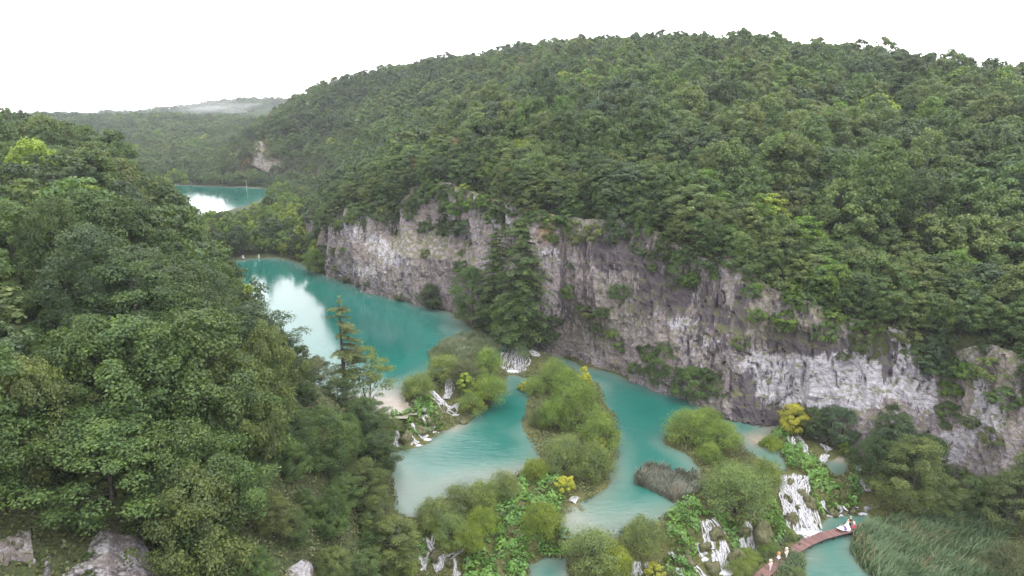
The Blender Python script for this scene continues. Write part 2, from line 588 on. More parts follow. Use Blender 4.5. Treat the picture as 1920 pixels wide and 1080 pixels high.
RIDGE = [(415, 243, 520), (460, 215, 545), (520, 188, 560), (600, 160, 540), (700, 132, 510), (850, 107, 480), (950, 88, 460), (1100, 74, 440), (1250, 62, 420), (1400, 66, 400), (1550, 78, 380), (1700, 93, 360), (1850, 118, 340), (1960, 140, 330), (2250, 175, 310)]
rp, rz = [], []
CANOPY = 14.5
for (a, b, r) in RIDGE:
    p = PR(a, b, r)
    rp.append(p[:2]); rz.append(p[2] - CANOPY)
    rp.append(p[:2] * (1 + 150 / r)); rz.append(p[2] - CANOPY - 8)
    rp.append(p[:2] * (1 + 420 / r)); rz.append(p[2] - CANOPY - 40)
for f, r in list(zip(c_foot, c_rim))[2::2]:
    rp.append(r[:2]); rz.append(r[2])
for s in spur[2:]:
    rp.append(s + np.array([6., 16.])); rz.append(24.)
rp.append(np.array([110., 20.])); rz.append(38.)
rp.append(np.array([190., 20.])); rz.append(62.)
rp.append(np.array([300., -60.])); rz.append(85.)
right_tps = tps_fit(np.array(rp), np.array(rz), 2.0)

FALLS_PATHS = []     # filled below, shapes the bed under the cascades
# (label, group, [ [(px, py, z, width m), ...], ... ], foam (px, py, z, rx, ry) or None)
FALLS = [
    ('wide white cascade between the lake reeds and the foot of the long cliff', [[(975, 640, 9.0, 2.4), (968, 658, 8.0, 4.6), (960, 676, 6.8, 5.0), (958, 694, 5.6, 4.5)], [(992, 656, 8.6, 1.6), (1003, 664, 8.2, 1.5), (1012, 668, 7.9, 1.0)], [(985, 664, 8, 2.2), (984, 680, 6.9, 2.4), (975, 694, 5.7, 2.4)]], (962, 697, 5.5, 3.2, 1.6)),
    ('narrow white fall among olive bushes, above the double fall', [[(843, 708, 9.0, 1.0), (842, 722, 8.3, 1.4), (843, 736, 7.4, 1.5), (836, 748, 6.9, 1.5)]], None),
    ('slanting white cascade running down to the pale basin from the bushes', [[(808, 733, 8.9, 1.2), (818, 745, 8.2, 1.7), (828, 757, 7.2, 1.6), (838, 769, 6.3, 2.2), (856, 778, 5.6, 2.6)]], (853, 780, 5.5, 2.4, 1.0)),
    ('thin fall dropping beside a mossy boulder into the basin, longest of its row', [[(796, 777, 8.5, .8), (801, 788, 7.6, .9), (806, 799, 6.5, 1.3), (812, 809, 5.6, 1.8)]], (813, 812, 5.5, 1.9, .9)),
    ('slanting thin fall ending in the basin just left of the mossy boulder', [[(771, 794, 8.0, .6), (779, 804, 7.2, .8), (789, 813, 6.4, .9), (798, 823, 5.6, 1.5)]], (799, 825, 5.5, 1.6, .8)),
    ('little fan shaped fall at the left end of the basin row', [[(770, 816, 7.0, .5), (774, 824, 6.3, .7), (780, 834, 5.6, 1.5)]], (782, 836, 5.5, 1.5, .8)),
    ('thin thread of water in the dark corner below the left bank bushes', [[(744, 806, 7.6, .5), (745, 818, 6.6, .5), (744, 835, 5.6, .9)]], (744, 838, 5.5, 1.2, .7)),
    ('broad roaring white cascade beside the boardwalk, largest of all', [[(1478, 893, 3.6, 1.8), (1482, 912, 3.2, 3.0), (1488, 938, 2.3, 3.6), (1498, 966, 1.2, 4.0), (1508, 998, .1, 4.2)], [(1502, 890, 3.7, 2.2), (1499, 908, 3.3, 2.6), (1503, 934, 2.4, 2.2), (1514, 962, 1.3, 2.6), (1522, 990, .15, 3.2)], [(1476, 905, 3.3, 1.4), (1477, 940, 2.2, 1.6), (1482, 965, 1.2, 1.6)]], (1516, 1000, .02, 3.6, 1.9)),
    ('short fan fall right of the broad cascade, under green butterbur', [[(1541, 938, 2.3, .5), (1546, 950, 1.5, .9), (1553, 964, .1, 1.7)]], (1555, 967, .02, 1.3, .7)),
    ('small forked fall near the middle of the lower pool bank', [[(1578, 944, 2.2, .5), (1577, 954, 1.3, .6), (1573, 965, .1, 1.2)], [(1579, 945, 2.1, .4), (1584, 950, 1.4, .5), (1588, 956, .7, .7)]], (1573, 967, .02, 1.0, .6)),
    ('faint little fall at the right end of the lower pool bank', [[(1630, 946, 2.0, .6), (1629, 954, 1.1, .9), (1624, 962, .1, 1.6)]], (1621, 965, .02, 1.6, .7)),
    ('tiny trickle between two butterbur clumps over the lower pool', [[(1608, 948, 1.6, .4), (1607, 957, .1, .8)]], None),
    ('stepped white fall below the olive willow, feeding the twin falls', [[(1322, 974, 4.5, 1.2), (1325, 986, 3.9, 1.7), (1329, 1000, 3.3, 1.2), (1330, 1014, 2.7, 1.3), (1332, 1030, 2.0, 1.2)], [(1334, 972, 4.5, .9), (1343, 982, 4.0, .9), (1352, 996, 3.3, .6), (1355, 1002, 3.0, .7)]], None),
    ('tall twin fall with a big foaming foot near the bottom edge', [[(1357, 1012, 2.9, .6), (1358, 1030, 1.9, 1.4), (1360, 1048, 1.0, 1.7), (1362, 1072, .2, 2.2)], [(1340, 1030, 2.2, .8), (1344, 1046, 1.4, 1.2), (1350, 1066, .4, 1.6)]], (1360, 1074, .12, 2.6, 1.6)),
    ('short side fall curling round a mossy hump left of the twin falls', [[(1309, 1018, 2.6, .5), (1312, 1032, 1.9, .7), (1320, 1046, 1.2, 1.4)]], (1320, 1049, 1.1, 1.3, .8)),
    ('curving white fall over a brown mossy hump above the boardwalk', [[(1400, 976, 3.9, .5), (1404, 990, 3.2, .8), (1411, 1004, 2.4, 1.5), (1413, 1018, 1.5, 1.6), (1412, 1032, .6, 1.9)]], (1410, 1036, .5, 2.0, 1.0)),
    ('slim fall sliding down right side of the brown mossy hump', [[(1424, 982, 3.8, .7), (1431, 990, 3.2, .6), (1439, 1000, 2.4, .6), (1446, 1014, 1.2, 1.4)]], (1448, 1016, 1.1, 1.3, .8)),
    ('thin pale trickle left of the curving fall', [[(1389, 1008, 2.3, .7), (1393, 1018, 1.7, .9), (1396, 1032, .8, 1.1)]], None),
    ('thin winding stream over mossy ground at the bottom, left of the twin falls', [[(1280, 1044, 2.0, .6), (1290, 1050, 1.7, .9), (1300, 1060, 1.3, .9), (1312, 1070, .9, .8), (1322, 1082, .4, .8)], [(1256, 1034, 2.6, .6), (1262, 1044, 2.2, .5), (1274, 1052, 1.8, .5)], [(1262, 1064, 1.6, .5), (1270, 1072, 1.2, .6), (1284, 1076, .9, 1.2)]], None),
    ('ragged white curtain falling below the olive bushes at the bottom edge', [[(1194, 1052, 3.4, 1.0), (1196, 1064, 2.7, 1.2), (1197, 1080, 1.8, 1.2)], [(1212, 1054, 3.2, .5), (1216, 1070, 2.3, .6)], [(1222, 1056, 3.2, .5), (1226, 1068, 2.5, .6)]], None),
    ('short foaming fall in dark shade under the left bank trees', [[(752, 996, 5.2, 1.8), (745, 1004, 4.6, 2.0), (741, 1014, 3.8, 1.2), (739, 1024, 3.0, 1.0)]], None),
    ('branching white threads of water over dark moss near the bottom left', [[(800, 1008, 4.8, .5), (804, 1018, 4.2, .6), (809, 1030, 3.6, .8), (818, 1036, 3.3, .7), (828, 1044, 2.9, .7), (830, 1055, 2.3, .8), (824, 1066, 1.8, .9), (815, 1072, 1.5, 1.0)],
      [(813, 1002, 4.9, .4), (812, 1014, 4.3, .5), (809, 1026, 3.7, .5)], [(803, 1033, 3.4, .4), (800, 1048, 2.6, .4), (796, 1062, 1.9, .6), (792, 1066, 1.7, 1.0)], [(788, 1040, 3.1, .4), (790, 1054, 2.4, .4), (792, 1064, 1.8, .5)],
      [(873, 1027, 3.6, .4), (862, 1034, 3.2, .7), (851, 1043, 2.8, .6), (838, 1046, 2.7, .7), (830, 1047, 2.7, .5)], [(851, 1044, 2.8, .6), (853, 1056, 2.2, .6), (853, 1068, 1.7, .6), (857, 1082, 1.1, .7)]], (792, 1068, 1.6, .9, .5)),
    ('small foaming rapid between the channel and the pool at the cliff foot', [[(1334, 757, 4.5, 1.0), (1342, 763, 4.2, 1.3), (1350, 770, 3.8, 1.0)], [(1338, 764, 4.1, .8), (1346, 772, 3.7, .8)]], None),
    ('broken white rapid under the yellow tree, first of the chain', [[(1482, 818, 3.9, 1.0), (1484, 828, 3.6, 1.3), (1487, 835, 3.4, 1.1)]], None),
    ('white riffle right below the yellow tree among butterbur', [[(1497, 816, 3.9, .8), (1501, 824, 3.6, .9), (1506, 832, 3.3, .8), (1512, 846, 3.0, .6), (1518, 858, 2.8, .9)]], None),
    ('grey sloping riffle running into the small brown pool', [[(1536, 832, 3.8, .8), (1548, 838, 3.4, 1.6), (1556, 846, 3.0, 1.3)]], None),
    ('two step riffle at the upper rim of the small brown pool', [[(1552, 852, 3.0, 1.0), (1544, 860, 2.8, 1.2), (1538, 868, 2.6, 1.0)]], None),
    ('shaded trickle down the right side of the butterbur bank', [[(1611, 876, 2.9, .7), (1609, 886, 2.7, .8), (1612, 898, 2.4, .6), (1620, 908, 2.2, .8), (1628, 922, 1.9, 1.2)]], None),
    ('little white fall on the far shore under the barrier trees, rightmost', [[(485, 474, 11.2, .6), (485, 480, 10, .6), (485, 485, 9.1, .5)]], None),
    ('little white fall on the far shore under the barrier trees, leftmost', [[(456, 478, 10.4, .5), (457, 486, 9.1, .8)]], None),
    ('small trickle over pale stones between the island and the channel', [[(1083, 930, 5.2, .6), (1078, 937, 4.9, .8), (1074, 944, 4.6, 1.0)]], None),
]
ctl = []
for lab, strips, foam in FALLS:
    for st in strips:
        pts = np.array([[*P(a, b, z), w] for a, b, z, w in st])
        for q in pts:
            ctl.append([q[0], q[1], q[2] - .28])
for k, (z, poly) in PLAN.items():
    for i in range(len(poly)):
        a, b = poly[i], poly[(i + 1) % len(poly)]
        n = max(1, int(np.linalg.norm(b - a) / 5))
        for q in range(n):
            ctl.append([*(a + (b - a) * q / n), z + .25])
# other known ground levels
for (a, b, z) in [(880, 730, 9.2), (840, 700, 9.2), (920, 700, 9.0), (800, 745, 9.2), (860, 755, 7.5), (1080, 800, 5.2), (1100, 880, 5.2), (1050, 740, 5.5), (1040, 900, 5.6), (960, 960, 5.2), (900, 1000, 5.0), (860, 980, 5.3), (950, 1030, 4.2), (1000, 1000, 4.8), (900, 1060, 3.0), (960, 1070, 2.6),
                 (1120, 1030, 4.0), (1130, 1070, 3.0), (1200, 1020, 4.6), (1180, 1090, 1.5), (1260, 1000, 4.6), (1290, 975, 4.8), (1290, 1020, 3.2), (1350, 950, 4.9), (1400, 930, 4.6), (1380, 880, 4.8), (1340, 820, 4.9), (1440, 940, 3.9), (1450, 980, 2.8), (1460, 1020, .8), (1420, 1050, .6), (1400, 1075, .4),
                 (1490, 860, 3.9), (1520, 870, 3.4), (1530, 900, 3.0), (1570, 920, 2.7), (1600, 905, 2.7), (1620, 935, 2.2), (1650, 955, 1.0), (1700, 965, .8), (1800, 965, .9), (1880, 975, 1.0), (1740, 1030, .35), (1860, 1060, .5), (1640, 1040, .25), (1650, 900, 2.4), (1700, 910, 1.8), (1480, 1080, .4),
                 (470, 440, 12), (520, 430, 12.5), (440, 410, 13), (420, 460, 10.5), (550, 460, 11), (500, 465, 11), (760, 1050, 3.2), (780, 1010, 4.4)]:
    ctl.append(list(P(a, b, z)))
ctl += [[-10, 40, 1.], [20, 40, 1.], [60, 40, .6], [0, 0, .5], [40, 0, .5], [80, 30, .6], [0, -100, 0], [-330, 430, 15], [-420, 560, 16], [-230, 480, 14.3], [-260, 640, 20], [40, 75, 1.], [10, 62, 1.2]]
ctl = np.array(ctl)

def idw(x, y):
    x, y = np.asarray(x, float), np.asarray(y, float)
    sh = x.shape
    X, Y = x.ravel(), y.ravel()
    out = np.empty(X.shape)
    for s in range(0, len(X), 6000):
        d = np.hypot(X[s:s + 6000, None] - ctl[:, 0], Y[s:s + 6000, None] - ctl[:, 1])
        k = np.argpartition(d, 7, axis=1)[:, :7]
        dd = np.take_along_axis(d, k, 1)
        w = 1 / (dd ** 2.6 + .02)
        out[s:s + 6000] = (w * ctl[k, 2]).sum(1) / w.sum(1)
    return out.reshape(sh)

def far_hills(x, y):
    yy = y + .12 * (x + 300)
    h = np.interp(yy, [430, 500, 580, 660, 740, 860, 1000, 1400, 1800, 3000, 9000], [10, 14, 23, 33, 40, 42, 33, 30, 28, 10, -20])
    h = h + 6 * fbm(x / 140, y / 140, 0, 3, 5) * sstep(480, 640, yy)
    h = h + 42 * np.exp(-(((x + 610) / 230) ** 2 + ((y - 1750) / 260) ** 2))
    return np.where(yy > 430, h, -20)

LP = np.array([0, 3, 8, 18, 32, 50, 75, 110, 160, 260, 600])
LH = np.array([0, 2.5, 9, 20, 29, 35, 39.5, 43, 45, 47, 50])

def height(x, y, parts=False):
    x, y = np.asarray(x, float), np.asarray(y, float)
    g = idw(x, y)
    g = g + .18 * fbm(x / 2.2, y / 2.2, 0, 3, 1)
    sand = np.zeros(x.shape)
    wet = np.zeros(x.shape)
    for k, (z, poly) in PLAN.items():
        bb = (x > poly[:, 0].min() - 25) & (x < poly[:, 0].max() + 25) & (y > poly[:, 1].min() - 25) & (y < poly[:, 1].max() + 25)
        if not bb.any():
            continue
        d, _, _ = seg_dist(poly, x[bb], y[bb], True)
        ins = inside(poly, x[bb], y[bb])
        n = .8 * fbm(x[bb] / 5, y[bb] / 5, 0, 3, 2)
        sd = np.where(ins, d, -d) + n
        mx = {'upper_lake': 7.0, 'far_lake': 9.0, 'centre_basin': 3.4, 'side_channel': 4.2, 'cliff_pool': 2.6, 'small_pool': 1.0, 'lower_pool': 2.8, 'spring_pool': .9}[k]
        sl = {'upper_lake': .30, 'centre_basin': .28}.get(k, .35)
        bed = z - np.minimum(np.maximum(sd, 0) * sl, mx) - .05
        gg = g[bb]
        gg = np.where(sd > 0, np.minimum(gg, bed), gg)
        near = (sd <= 0) & (sd > -1.2)
        gg = np.where(near, np.maximum(np.minimum(gg, z + .5), z + .06), gg)
        g[bb] = gg
        sand[bb] = np.maximum(sand[bb], sstep(.6, 2.2, sd))
    # right-hand hill behind the cliff
    d, s, par = seg_dist(FOOT, x, y)
    sd = -d * s
    sb = np.interp(par, np.arange(len(SETB)), SETB)
    hill = right_tps(x, y)
    t = sstep(.74, 1.12, sd / sb)
    hill = np.maximum(hill, 13)
    rough = (1.6 * fbm(x / 22, y / 22, 0, 3, 8) + .5 * fbm(x / 5, y / 5, 0, 2, 9))
    h = np.where(sd > 0, g * (1 - t) + (hill + rough * sstep(1.0, 2.0, sd / sb)) * t, g)
    # left-hand slope
    d2, s2, _ = seg_dist(LFOOT, x, y)
    sd2 = -d2 * s2
    lift = np.interp(sd2, LP, LH) * np.interp(y, [0, 90, 150, 190, 235, 320, 480, 700], [1.0, .97, .90, .98, 1.12, 1.0, .72, .5])
    lift = lift + (2.2 * fbm(x / 17, y / 17, 0, 3, 18) + .6 * fbm(x / 4, y / 4, 0, 2, 19)) * sstep(4, 25, sd2)
    lift = lift + 10 * np.exp(-((sd2 - 30) / 20) ** 2) * np.exp(-((y - 180) / 45) ** 2)
    base = np.interp(y, [60, 90, 115, 250, 330], [3, 5.5, 9.3, 9.5, 14.5])
    h = np.where(sd2 > 0, np.maximum(g * (1 - sstep(0, 6, sd2)) + base * sstep(0, 6, sd2), 0) + lift, h)
    h = np.maximum(h, np.where((sd2 > 0) | (y > 470), far_hills(x, y), -50))
    if parts:
        return h, sd, sd2, sand, sb
    return h

def axis(parts):
    out = [parts[0][0]]
    for a, b, st0, st1 in parts:
        p = a
        while p < b - 1e-6:
            p += st0 + (st1 - st0) * (p - a) / (b - a)
            out.append(min(p, b))
    return np.unique(np.round(out, 4))
GX = axis([(-3200, -700, 160, 24), (-700, -260, 20, 7), (-260, -70, 5, 2.0), (-70, -32, 1.6, 1.0), (-32, 66, .75, .75), (66, 120, 1.2, 3.), (120, 420, 4, 10), (420, 3200, 14, 260)])
GY = axis([(-400, -20, 40, 8), (-20, 62, 6, 2), (62, 128, .75, .75), (128, 165, 1.0, 1.4), (165, 300, 1.6, 3.0), (300, 640, 4, 8), (640, 2400, 12, 50), (2400, 4200, 100, 300)])
XX, YY = np.meshgrid(GX, GY, indexing='ij')
HH, SDR, SDL, SAND, SB = height(XX, YY, True)

def hz(x, y):
    i = np.clip(np.searchsorted(GX, x) - 1, 0, len(GX) - 2)
    j = np.clip(np.searchsorted(GY, y) - 1, 0, len(GY) - 2)
    u = np.clip((x - GX[i]) / (GX[i + 1] - GX[i]), 0, 1)
    v = np.clip((y - GY[j]) / (GY[j + 1] - GY[j]), 0, 1)
    return (HH[i, j] * (1 - u) + HH[i + 1, j] * u) * (1 - v) + (HH[i, j + 1] * (1 - u) + HH[i + 1, j + 1] * u) * v

def hit(px, py, r0=40., r1=1500.):
    """first place where the pixel's ray meets the ground"""
    d = ray(px, py)
    n = math.hypot(d[0], d[1])
    r = np.linspace(r0, r1, 3000)
    z = CAM_H + d[2] / n * r
    g = hz(d[0] / n * r, d[1] / n * r)
    k = np.argmax(z < g)
    if z[k] >= g[k]:
        return None
    return np.array([d[0] / n * r[k], d[1] / n * r[k], g[k]])

ME_G = new_mesh('ground', np.stack([XX, YY, HH], -1).reshape(-1, 3), grid_faces(len(GX), len(GY)), [M_GROUND])
fattr(ME_G, 'sand', SAND)
wetm = sstep(10, 6.5, HH) * sstep(0.0, -2.0, SDL) * (YY < 175) * (SDR < 2) * .9
fattr(ME_G, 'moss', np.clip(wetm, 0, 1))
tag(obj('ground', ME_G), kind='structure')

# ------------------------------------------------------------------ water
for k, (z, poly) in PLAN.items():
    st = {'far_lake': 4.0, 'upper_lake': 1.5}.get(k, .7)
    ex = {'far_lake': 12.0, 'upper_lake': 3.0}.get(k, 1.3)
    gx = np.arange(poly[:, 0].min() - ex, poly[:, 0].max() + ex + st, st)
    gy = np.arange(poly[:, 1].min() - ex, poly[:, 1].max() + ex + st, st)
    x, y = np.meshgrid(gx, gy, indexing='ij')
    d, _, _ = seg_dist(poly, x, y, True)
    keep = inside(poly, x, y) | (d < ex)
    bed = hz(x, y)
    dep = np.clip(z - bed, 0, 9)
    q = grid_faces(len(gx), len(gy))
    kf = keep.ravel()[q].all(1)
    q = q[kf]
    u, inv = np.unique(q, return_inverse=True)
    vv = np.stack([x, y, np.full(x.shape, z)], -1).reshape(-1, 3)[u]
    me = new_mesh(k, vv, inv.reshape(-1, 4), [M_WATER if k in ('upper_lake', 'far_lake') else M_WATER2])
    dd = dep.ravel()[u]
    X, Y = vv[:, 0], vv[:, 1]
    def shoal_glare(px, py, r, amt, dd=None):
        c = P(px, py, z)
        return amt * np.exp(-(((X - c[0]) ** 2 + (Y - c[1]) ** 2) / r ** 2))
    if k == 'upper_lake':
        dd = dd * (1 - np.clip(shoal_glare(735, 765, 9, 1.05) + shoal_glare(690, 755, 9, .8), 0, 1)) * (1 - shoal_glare(870, 620, 12, .55))
    if k == 'centre_basin':
        dd = dd * (1 - np.clip(shoal_glare(800, 930, 10, .62) + shoal_glare(860, 890, 9, .4) + shoal_glare(950, 895, 7, .5) + shoal_glare(845, 800, 4, .6), 0, .95)) + shoal_glare(960, 770, 7, 2.2) + shoal_glare(930, 830, 7, .6)  # lower-left spot: shallows, plus sky reflection on ripples painted in as paleness
    if k == 'side_channel':
        dd = dd * (1 - np.clip(shoal_glare(1100, 985, 7, .66) + shoal_glare(1190, 990, 6, .5) + shoal_glare(1200, 940, 6, .3) + shoal_glare(1300, 860, 3, .7), 0, .95))
        dd = dd + shoal_glare(1200, 780, 12, 1.6)
    if k == 'cliff_pool':
        dd = dd * (1 - np.clip(shoal_glare(1425, 825, 3.5, .95) + shoal_glare(1440, 800, 4, .5), 0, .97))
    if k == 'small_pool':
        dd = dd * .8
    if k == 'lower_pool':
        dd = dd * (1 - shoal_glare(1540, 1050, 4, .5))
    fattr(me, 'depth', dd)  # in the basin this also carries the painted sky reflection
    bc_ = np.zeros(len(dd))
    for (kk, a, b, rr_, am) in [('upper_lake', 742, 766, 5.5, 1.1), ('upper_lake', 705, 765, 6, .7), ('cliff_pool', 1425, 826, 2.6, 1.0), ('cliff_pool', 1446, 800, 3, .5), ('small_pool', 1572, 858, 2.0, .9), ('side_channel', 1080, 975, 3, .4), ('centre_basin', 968, 898, 4, .35), ('centre_basin', 850, 798, 2.5, .6)]:
        if kk == k:
            bc_ = bc_ + shoal_glare(a, b, rr_, am)
    fattr(me, 'beach', np.clip(bc_, 0, 1))
    tag(obj(k, me), kind='structure')

# ------------------------------------------------------------------ cliffs
def blobs(px, py, lst):
    r = np.zeros(px.shape)
    for (a, b, rx, ry, am) in lst:
        r = r + am * np.exp(-(((px - a) / rx) ** 2 + ((py - b) / ry) ** 2))
    return r
PALE = [(655, 425, 26, 26, .62), (700, 455, 36, 20, .62), (720, 470, 22, 16, .4), (690, 508, 42, 18, .5), (650, 500, 20, 20, .3), (755, 490, 36, 14, .5), (800, 522, 22, 14, .35), (930, 408, 42, 26, .6), (960, 440, 25, 18, .4), (840, 345, 46, 22, .35), (780, 345, 40, 20, .25),
        (1030, 470, 36, 16, .55), (1060, 490, 25, 12, .3), (1115, 440, 14, 14, .5), (1250, 475, 32, 10, .6), (1185, 515, 12, 18, .4), (1180, 590, 12, 22, .35), (1255, 532, 22, 9, .35), (1305, 562, 22, 20, .5), (1285, 603, 46, 13, .6), (1335, 640, 32, 20, .65), (1262, 610, 20, 15, .4),
        (1420, 690, 46, 36, .8), (1520, 700, 80, 44, .8), (1620, 690, 60, 50, .8), (1700, 690, 46, 70, .75), (1660, 640, 20, 44, .6), (1560, 760, 70, 30, .7), (1470, 735, 60, 26, .75), (1740, 740, 25, 40, .65), (1590, 730, 60, 30, .5), (1840, 800, 50, 60, .6), (1780, 850, 30, 30, .5), (1870, 760, 30, 50, .4), (1790, 830, 26, 30, .4), (1838, 715, 14, 50, .6),
        (1065, 660, 40, 10, .3), (1100, 688, 30, 9, .4), (1155, 665, 25, 14, .25), (1400, 480, 20, 20, .3), (520, 300, 26, 26, .3)]
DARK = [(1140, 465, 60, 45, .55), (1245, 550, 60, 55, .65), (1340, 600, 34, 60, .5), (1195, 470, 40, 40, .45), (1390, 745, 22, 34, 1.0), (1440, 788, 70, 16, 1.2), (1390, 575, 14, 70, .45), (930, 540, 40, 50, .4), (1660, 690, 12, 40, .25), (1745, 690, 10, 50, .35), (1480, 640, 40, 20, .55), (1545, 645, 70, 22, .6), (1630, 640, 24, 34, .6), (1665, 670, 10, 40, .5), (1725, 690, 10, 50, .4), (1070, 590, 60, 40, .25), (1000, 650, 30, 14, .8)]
OCHRE = [(1022, 438, 15, 13, 1.1), (1032, 412, 6, 14, .9), (700, 462, 30, 6, .25)]
VEGB = [(1110, 600, 80, 26, .7), (1150, 540, 40, 22, .7), (1420, 600, 40, 30, .7), (1460, 610, 40, 30, .5), (1560, 620, 90, 22, .6), (760, 560, 60, 12, .7), (1110, 640, 90, 20, .5), (800, 375, 60, 20, .3), (870, 360, 60, 30, .35), (1800, 700, 30, 80, .6), (1880, 740, 30, 70, .5), (640, 480, 16, 20, .5)]

def cliff_mesh(name, foot, rim, setb, du, nv, seed=0, amp=1.0, pw=1.5, sink=1.6, over=.7, sm=3.0):
    L = np.r_[0, np.cumsum(np.linalg.norm(np.diff(foot[:, :2], axis=0), axis=1))]
    n = int(L[-1] / du) + 2
    s = np.linspace(0, L[-1], n)
    ip = lambda a: np.stack([np.interp(s, L, a[:, q]) for q in range(3)], 1)
    k = max(3, int(sm / du) | 1)
    def smooth(a):
        p = np.pad(a, ((k // 2, k // 2), (0, 0)), mode='edge')
        return np.stack([np.convolve(p[:, q], np.ones(k) / k, 'valid') for q in range(a.shape[1])], 1)
    f, r = smooth(ip(foot)), smooth(ip(rim))
    f[:, 2] -= sink
    r[:, 2] += over
    sb = np.interp(s, L, setb)
    t = np.gradient(f[:, :2], axis=0)
    t /= np.linalg.norm(t, axis=1)[:, None]
    nrm = np.stack([t[:, 1], -t[:, 0]], 1)                     # towards the valley
    mid = (f[:, :2] + r[:, :2]) / 2
    flip = np.sign(((f[:, :2] - r[:, :2]) * nrm).sum(1).mean())
    nrm = nrm * flip
    v = np.linspace(0, 1, nv)
    steep = v[None, :] ** pw * np.ones((n, 1))
    ledge = np.interp(v, [0, .45, .62, 1], [0, .22, .74, 1])[None, :] * np.ones((n, 1))
    wl_ = sstep(11, 17, sb)[:, None]
    hh = steep * (1 - wl_) + ledge * wl_
    xy = f[:, None, :2] + (r[:, None, :2] - f[:, None, :2]) * hh[..., None]
    z = f[:, None, 2] + (r[:, None, 2] - f[:, None, 2]) * v[None, :]
    S = s[:, None] * np.ones((1, nv))
    big = 2.0 * fbm(S / 17, z / 26, 0, 3, 30 + seed)
    rib = 1.15 * fbm(S / 5.0, z / 17, 0, 3, 40 + seed)
    brk = fbm(S / 2.6, z / 5.5, 0, 4, 50 + seed)
    brk = .55 * (1 - np.abs(brk) * 1.6)
    zz = z + .9 * fbm(S / 9, z / 9, 0, 2, 60 + seed)
    bed = .22 * (np.mod(zz / 2.3, 1) ** 3)                       # bedding: small overhangs one above another
    fine = .34 * fbm(S / .8, z / 1.7, 0, 3, 70 + seed)
    crk = fbm(S / 2.4, z / 11, 0, 3, 80 + seed)
    crack = -1.0 * np.exp(-(crk / .06) ** 2)                    # joints that run up the face
    env = sstep(0, .06, v)[None, :] * (1 - .4 * sstep(.9, 1, v))[None, :]
    dsp = amp * (big + rib + brk + bed + fine + crack) * (.35 + .65 * env)
    xy = xy + nrm[:, None, :] * (dsp + .3)[..., None]
    z = z + .25 * fbm(S / 3, z / 2, 0, 2, 90 + seed)
    pts = np.concatenate([xy, z[..., None]], 2).reshape(-1, 3)
    q = grid_faces(n, nv)
    if flip > 0:
        q = q[:, ::-1]
    me = new_mesh(name, pts, q, [M_ROCK], False)
    return me, pts.reshape(n, nv, 3), v

me, CL, cv = cliff_mesh('cliff', c_foot, c_rim, np.array([k for (*_, k) in CLIFF], float), .42, 84, over=-.35)
pxy = proj(CL.reshape(-1, 3))
fattr(me, 'pale', np.clip(blobs(pxy[0], pxy[1], PALE), 0, 1.2))
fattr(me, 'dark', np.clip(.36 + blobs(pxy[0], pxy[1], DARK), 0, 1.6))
fattr(me, 'ochre', np.clip(blobs(pxy[0], pxy[1], OCHRE), 0, 1))
fattr(me, 'veg', np.clip(blobs(pxy[0], pxy[1], VEGB) + .55 * sstep(.86, 1.0, np.tile(cv, len(CL))), 0, 1))
tag(obj('cliff', me), kind='structure')
CLF = CL.reshape(-1, 3)
CPX, CPY, CPD = proj(CLF)

def on_cliff(px, py):
    k = np.argmin((CPX - px) ** 2 + (CPY - py) ** 2 + CPD * .2)
    return CLF[k]

def patch_cliff(cols, amp, du, nv, seed, pale=.35, dark=.2, veg=.25, push=1.0, pw=1.5):
    """a bare rock face on a hillside: (foot px, py, rim px, py); it stands where the slope is"""
    f, r = [], []
    for (a, b, c, d) in cols:
        h = hit(a, b)
        rr = math.hypot(h[0], h[1])
        f.append(PR(a, b, rr - push))
        h2 = hit(c, d)
        f2 = min(math.hypot(h2[0], h2[1]), rr + 16)
        r.append(PR(c, d, f2 - push * .55))
    f, r = np.array(f), np.array(r)
    me, pts, v = cliff_mesh('cliff', f, r, np.full(len(f), 5.), du, nv, seed, amp, sink=2.5, over=-.4, pw=pw, sm=.25 if pw > 2 else 3.0)
    n = pts.shape[0] * pts.shape[1]
    fattr(me, 'pale', np.full(n, pale)); fattr(me, 'dark', np.full(n, dark)); fattr(me, 'ochre', np.zeros(n))
    fattr(me, 'bare', np.full(n, .9 if pw > 2 else 0.))
    fattr(me, 'veg', np.clip(veg + (.2 if pw > 2 else .5) * sstep(.75, 1, np.tile(v, pts.shape[0])), 0, 1))
    tag(obj('cliff', me), kind='structure')
    return pts
FARCL = patch_cliff([(462, 300, 464, 282), (476, 304, 477, 268), (490, 312, 491, 262), (508, 322, 509, 276), (526, 334, 527, 292), (542, 342, 543, 306), (556, 347, 556, 322)], .9, .8, 50, 3, .3, .5, .3, 3.0)
NEARCL = patch_cliff([(92, 1150, 96, 1035), (112, 1150, 116, 1000), (135, 1150, 138, 1005), (158, 1150, 160, 1040), (170, 1150, 170, 985), (200, 1150, 196, 978), (235, 1150, 226, 1000), (252, 1150, 250, 988), (280, 1150, 276, 1020), (305, 1150, 304, 1060)], 1.25, .2, 110, 5, .42, .42, .0, 1.5, 6.0)
patch_cliff([(-30, 1030, -30, 985), (0, 1045, 0, 978), (30, 1040, 28, 975), (60, 1030, 58, 985)], .6, .3, 30, 6, .35, .3, .2, 1.5, 4.0)
patch_cliff([(530, 1130, 532, 1065), (550, 1130, 552, 1050), (575, 1130, 574, 1040), (592, 1130, 590, 1062)], .5, .3, 40, 7, .45, .2, .1, 1.5, 4.5)

